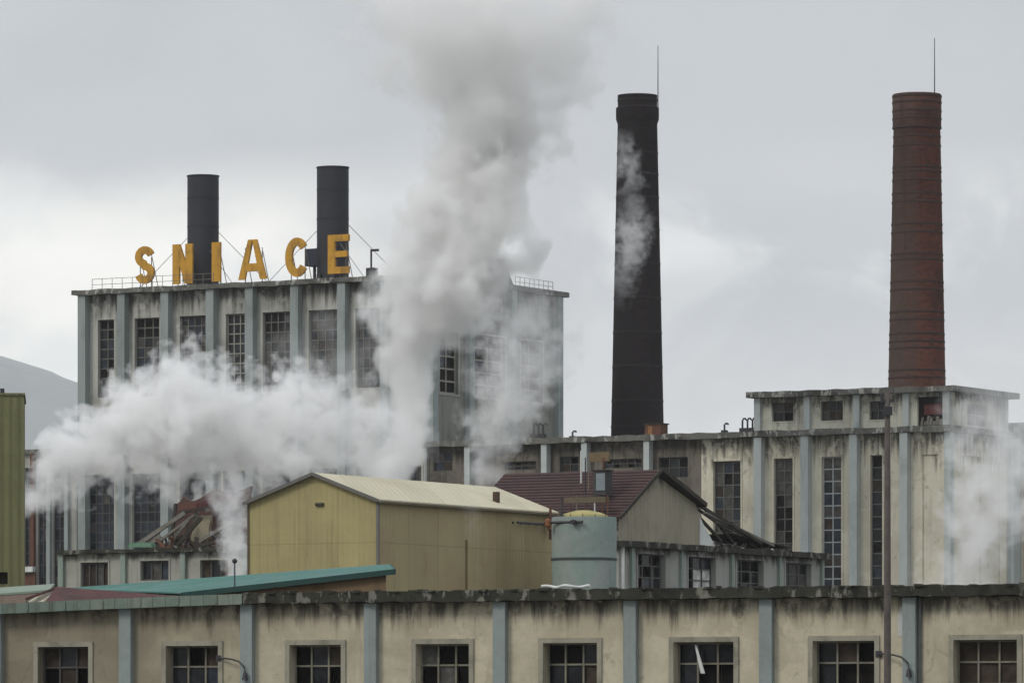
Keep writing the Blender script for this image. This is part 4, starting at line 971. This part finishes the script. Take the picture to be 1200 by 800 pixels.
#STEAM
# ---------------------------------------------------------------- steam
def fcurve(nt, val, pts):
    n = N(nt, 'ShaderNodeFloatCurve'); c = n.mapping.curves[0]
    n.mapping.extend = 'HORIZONTAL'
    while len(c.points) < len(pts): c.points.new(.5, .5)
    for p, (x, y) in zip(c.points, pts): p.location = (x, y); p.handle_type = 'AUTO_CLAMPED'
    n.mapping.update(); L(nt, val, n.inputs['Value'])
    return n.outputs[0]
def plume(name, label, Y, axis, path, dens, billow=.9, scale=1.0, edge=.32, yk=1.0, depth_shift=None, color=(.978, .985, 1.0), thin=0.0, step=.115, warp=.75, puffy=0.0):
    """Steam as a body of varying density: centre line and radius follow the path, its edge is eaten into billows.
    path rows: pixel x, pixel y of the centre, half width in pixels, density factor."""
    W = [((p[0] - 600) / F * Y, EYE + (HOR - p[1]) / F * Y, p[2] / F * Y, p[3]) for p in path]
    o0 = Vector((sum(p[0] for p in W) / len(W), Y, sum(p[1] for p in W) / len(W)))
    A_ = [(p[1] - o0.z, p[0] - o0.x, p[2], p[3]) if axis == 'v' else (p[0] - o0.x, p[1] - o0.z, p[2], p[3]) for p in W]
    A_.sort()
    pmin, pmax = A_[0][0], A_[-1][0]
    cmin = min(a[1] for a in A_) - .01; cmax = max(a[1] for a in A_) + .01; rmax = max(a[2] for a in A_)
    # hull
    def at(p):
        for a, b in zip(A_, A_[1:]):
            if a[0] <= p <= b[0]:
                t = (p - a[0]) / (b[0] - a[0]); t = t * t * (3 - 2 * t) * .5 + t * .5
                return a[1] + (b[1] - a[1]) * t, a[2] + (b[2] - a[2]) * t
        return A_[-1][1], A_[-1][2]
    m_ = MB(); n, k = 28, max(14, int((pmax - pmin) / (rmax * .22)))
    seed = random.uniform(0, 100)
    for i in range(k + 1):
        p = pmin + (pmax - pmin) * i / k; c, rr = at(p)
        for j in range(n):
            a = 2 * math.pi * j / n
            lump = 1.0 + .12 * mn.noise(Vector((math.cos(a) * 1.6, math.sin(a) * 1.6, p / rmax * 1.4 + seed)))
            q = rr * 1.06 * lump
            if axis == 'v': m_.v.append((c + q * math.cos(a), q / yk * math.sin(a), p))
            else: m_.v.append((p, q / yk * math.cos(a), c + q * math.sin(a)))
    for i in range(k):
        for j in range(n):
            j2 = (j + 1) % n; m_.f.append((i * n + j, i * n + j2, (i + 1) * n + j2, (i + 1) * n + j)); m_.m.append(0)
    m_.f.append(tuple(range(n - 1, -1, -1))); m_.m.append(0); m_.f.append(tuple(k * n + j for j in range(n))); m_.m.append(0)
    # density
    mat = bpy.data.materials.new(name + ' vapour'); mat.use_nodes = True; nt = mat.node_tree; nt.nodes.clear()
    out = N(nt, 'ShaderNodeOutputMaterial'); vol = N(nt, 'ShaderNodeVolumeScatter'); vol.inputs['Color'].default_value = (*color, 1); vol.inputs['Anisotropy'].default_value = .15
    L(nt, vol.outputs[0], out.inputs['Volume'])
    tc = N(nt, 'ShaderNodeTexCoord'); P = tc.outputs['Object']
    s = scale / rmax
    wn = N(nt, 'ShaderNodeTexNoise'); wn.inputs['Scale'].default_value = 1.0 * s; wn.inputs['Detail'].default_value = 2
    mp = N(nt, 'ShaderNodeVectorMath', operation='ADD'); L(nt, P, mp.inputs[0]); mp.inputs[1].default_value = (seed, seed * 1.7, seed * .3)
    PS = mp.outputs[0]
    L(nt, PS, wn.inputs['Vector'])
    sub = N(nt, 'ShaderNodeVectorMath', operation='SUBTRACT'); L(nt, wn.outputs['Color'], sub.inputs[0]); sub.inputs[1].default_value = (.5, .5, .5)
    sca = N(nt, 'ShaderNodeVectorMath', operation='SCALE'); L(nt, sub.outputs[0], sca.inputs[0]); sca.inputs['Scale'].default_value = rmax * warp
    add = N(nt, 'ShaderNodeVectorMath', operation='ADD'); L(nt, P, add.inputs[0]); L(nt, sca.outputs[0], add.inputs[1])
    sx = N(nt, 'ShaderNodeSeparateXYZ'); L(nt, add.outputs[0], sx.inputs[0])
    par, cr = (sx.outputs[2], sx.outputs[0]) if axis == 'v' else (sx.outputs[0], sx.outputs[2])
    p = math_(nt, 'DIVIDE', math_(nt, 'SUBTRACT', par, pmin), pmax - pmin, clamp=True)
    norm = lambda v: (v - pmin) / (pmax - pmin)
    cc = math_(nt, 'MULTIPLY_ADD', fcurve(nt, p, [(norm(a[0]), (a[1] - cmin) / (cmax - cmin)) for a in A_]), cmax - cmin, cmin)
    rr = math_(nt, 'MULTIPLY', fcurve(nt, p, [(norm(a[0]), a[2] / rmax) for a in A_]), rmax)
    df = fcurve(nt, p, [(norm(a[0]), a[3]) for a in A_])
    dx = math_(nt, 'SUBTRACT', cr, cc); dy = math_(nt, 'MULTIPLY', sx.outputs[1], yk)
    rad = math_(nt, 'DIVIDE', math_(nt, 'SQRT', math_(nt, 'ADD', math_(nt, 'MULTIPLY', dx, dx), math_(nt, 'MULTIPLY', dy, dy))), rr)
    core = math_(nt, 'SUBTRACT', 1.0, rad)
    fb = noise_(nt, PS, 2.4 * s, 4, .6, .0)
    val = math_(nt, 'MULTIPLY_ADD', math_(nt, 'SUBTRACT', fb, .5), billow * 2.0, core)
    if puffy:                                                      # rounded cauliflower lobes
        vo = N(nt, 'ShaderNodeTexVoronoi'); vo.inputs['Scale'].default_value = 1.7 * s; vo.inputs['Detail'].default_value = 1.6; vo.inputs['Roughness'].default_value = .5
        pw = N(nt, 'ShaderNodeVectorMath', operation='ADD'); L(nt, add.outputs[0], pw.inputs[0]); pw.inputs[1].default_value = (seed, seed * 1.7, seed * .3)
        L(nt, pw.outputs[0], vo.inputs['Vector'])
        val = math_(nt, 'MULTIPLY_ADD', math_(nt, 'SUBTRACT', .64, vo.outputs['Distance']), puffy, val)
    den = smooth(nt, val, .16, .16 + edge)
    if thin: den = math_(nt, 'MULTIPLY', den, smooth(nt, noise_(nt, PS, 1.1 * s, 2, .5), .5 - .25 * thin, .5 + .2, 1 - thin, 1.0))
    den = math_(nt, 'MULTIPLY', math_(nt, 'MULTIPLY', den, df), dens)
    L(nt, den, vol.inputs['Density'])
    mat.cycles.volume_step_rate = step / .1 * rmax / ((pmax - pmin + 4 * rmax + 2 * rmax / yk) / 3) if True else 1
    o = m_.build(name, mat, None); o.location = o0
    tag(o, label, 'steam plume', 'white steam plumes')
    return o
plume('steam_plume', 'tallest thick steam column rising past the boiler house corner', 425.0, 'v',
      [(467, 575, 42, .8), (471, 520, 54, 1), (478, 460, 66, 1), (494, 400, 82, 1), (516, 330, 106, 1), (540, 270, 108, 1), (562, 210, 104, 1), (572, 150, 112, .7), (568, 90, 152, .42), (562, 30, 204, .32), (560, -50, 230, .28)], .92, billow=.72, scale=1.9, edge=.30, warp=.55, puffy=.55)
plume('steam_plume', 'wide steam bank drifting left across the boiler house front', 400.0, 'h',
      [(20, 596, 30, 0), (33, 578, 46, .9), (56, 552, 62, .95), (90, 524, 72, .95), (125, 512, 78, 1), (165, 504, 88, 1), (218, 492, 110, 1), (262, 500, 98, 1), (305, 512, 86, .9), (345, 496, 100, .8), (400, 502, 92, .5), (450, 508, 76, .4), (515, 515, 46, .1)], .80, billow=.85, scale=1.75, edge=.30, warp=.9, puffy=.85, thin=.15)
plume('steam_plume', 'faint thin steam veil in front of the last boiler house windows', 412.0, 'h',
      [(240, 490, 60, 0), (310, 470, 90, .8), (370, 465, 104, 1), (430, 470, 108, 1), (490, 480, 80, 0)], .075, billow=1.2, scale=1.1, edge=.8, thin=.5)
plume('steam_plume', 'thinner wispy steam trail curling up the green corner of the boiler house', 436.0, 'v',
      [(572, 572, 28, .95), (576, 530, 38, .95), (588, 490, 58, .9), (606, 450, 68, .8), (618, 400, 74, .6), (614, 355, 70, .4), (604, 325, 60, .2), (596, 295, 50, 0)], .46, billow=1.35, scale=1.6, edge=.45, thin=.8)
plume('steam_plume', 'small bright steam jet beside the left end of the yellow warehouse', 284.0, 'v',
      [(277, 690, 20, .8), (276, 650, 25, .9), (273, 615, 28, .7), (269, 585, 36, .4), (270, 550, 44, 0)], 1.2, billow=1.1, scale=1.3, edge=.55)
plume('steam_plume', 'slanting steam cloud before the right end of the main hall', 424.0, 'v',
      [(1112, 705, 52, .9), (1128, 665, 64, .9), (1148, 620, 76, .9), (1168, 570, 86, .8), (1180, 530, 94, .6), (1176, 485, 90, .4), (1162, 435, 74, 0)], .50, billow=1.1, scale=1.6, edge=.45, thin=.5, puffy=.6)
plume('steam_plume', 'thin ragged steam wisp crossing the soot black chimney', 519.0, 'v',
      [(726, 365, 14, 0), (733, 315, 26, .6), (741, 275, 30, .9), (739, 232, 24, .45), (737, 195, 22, .9), (729, 150, 14, 0)], .42, billow=1.45, scale=1.1, edge=.7, thin=.5)

plume('steam_plume', 'faint puff of steam along the yellow warehouse side wall', 264.0, 'v',
      [(556, 650, 10, 0), (554, 620, 15, .7), (552, 595, 18, .8), (551, 572, 16, 0)], .16, billow=1.3, scale=1.1, edge=.8, thin=.3)
plume('steam_plume', 'pale drifting steam spread between the main column and the black chimney', 545.0, 'v',
      [(640, 480, 60, 0), (648, 400, 84, .7), (652, 320, 92, 1), (650, 240, 84, .9), (664, 160, 80, .8), (672, 80, 84, .8), (676, 0, 90, .7), (676, -60, 90, .6)], .05, billow=1.5, scale=1.5, edge=.8, thin=.6)

# ---------------------------------------------------------------- haze
hz = MB(); hz.box(-7300, 7300, -1100, 12900, -1, 950)
m = bpy.data.materials.new('thin haze'); m.use_nodes = True; nt = m.node_tree; nt.nodes.clear()
o = N(nt, 'ShaderNodeOutputMaterial'); v = N(nt, 'ShaderNodeVolumePrincipled')
v.inputs['Color'].default_value = (.96, .975, 1, 1); v.inputs['Density'].default_value = 5.5e-5; v.inputs['Density Attribute'].default_value = ''
L(nt, v.outputs[0], o.inputs['Volume'])
h = hz.build('haze', m); h['kind'] = 'stuff'
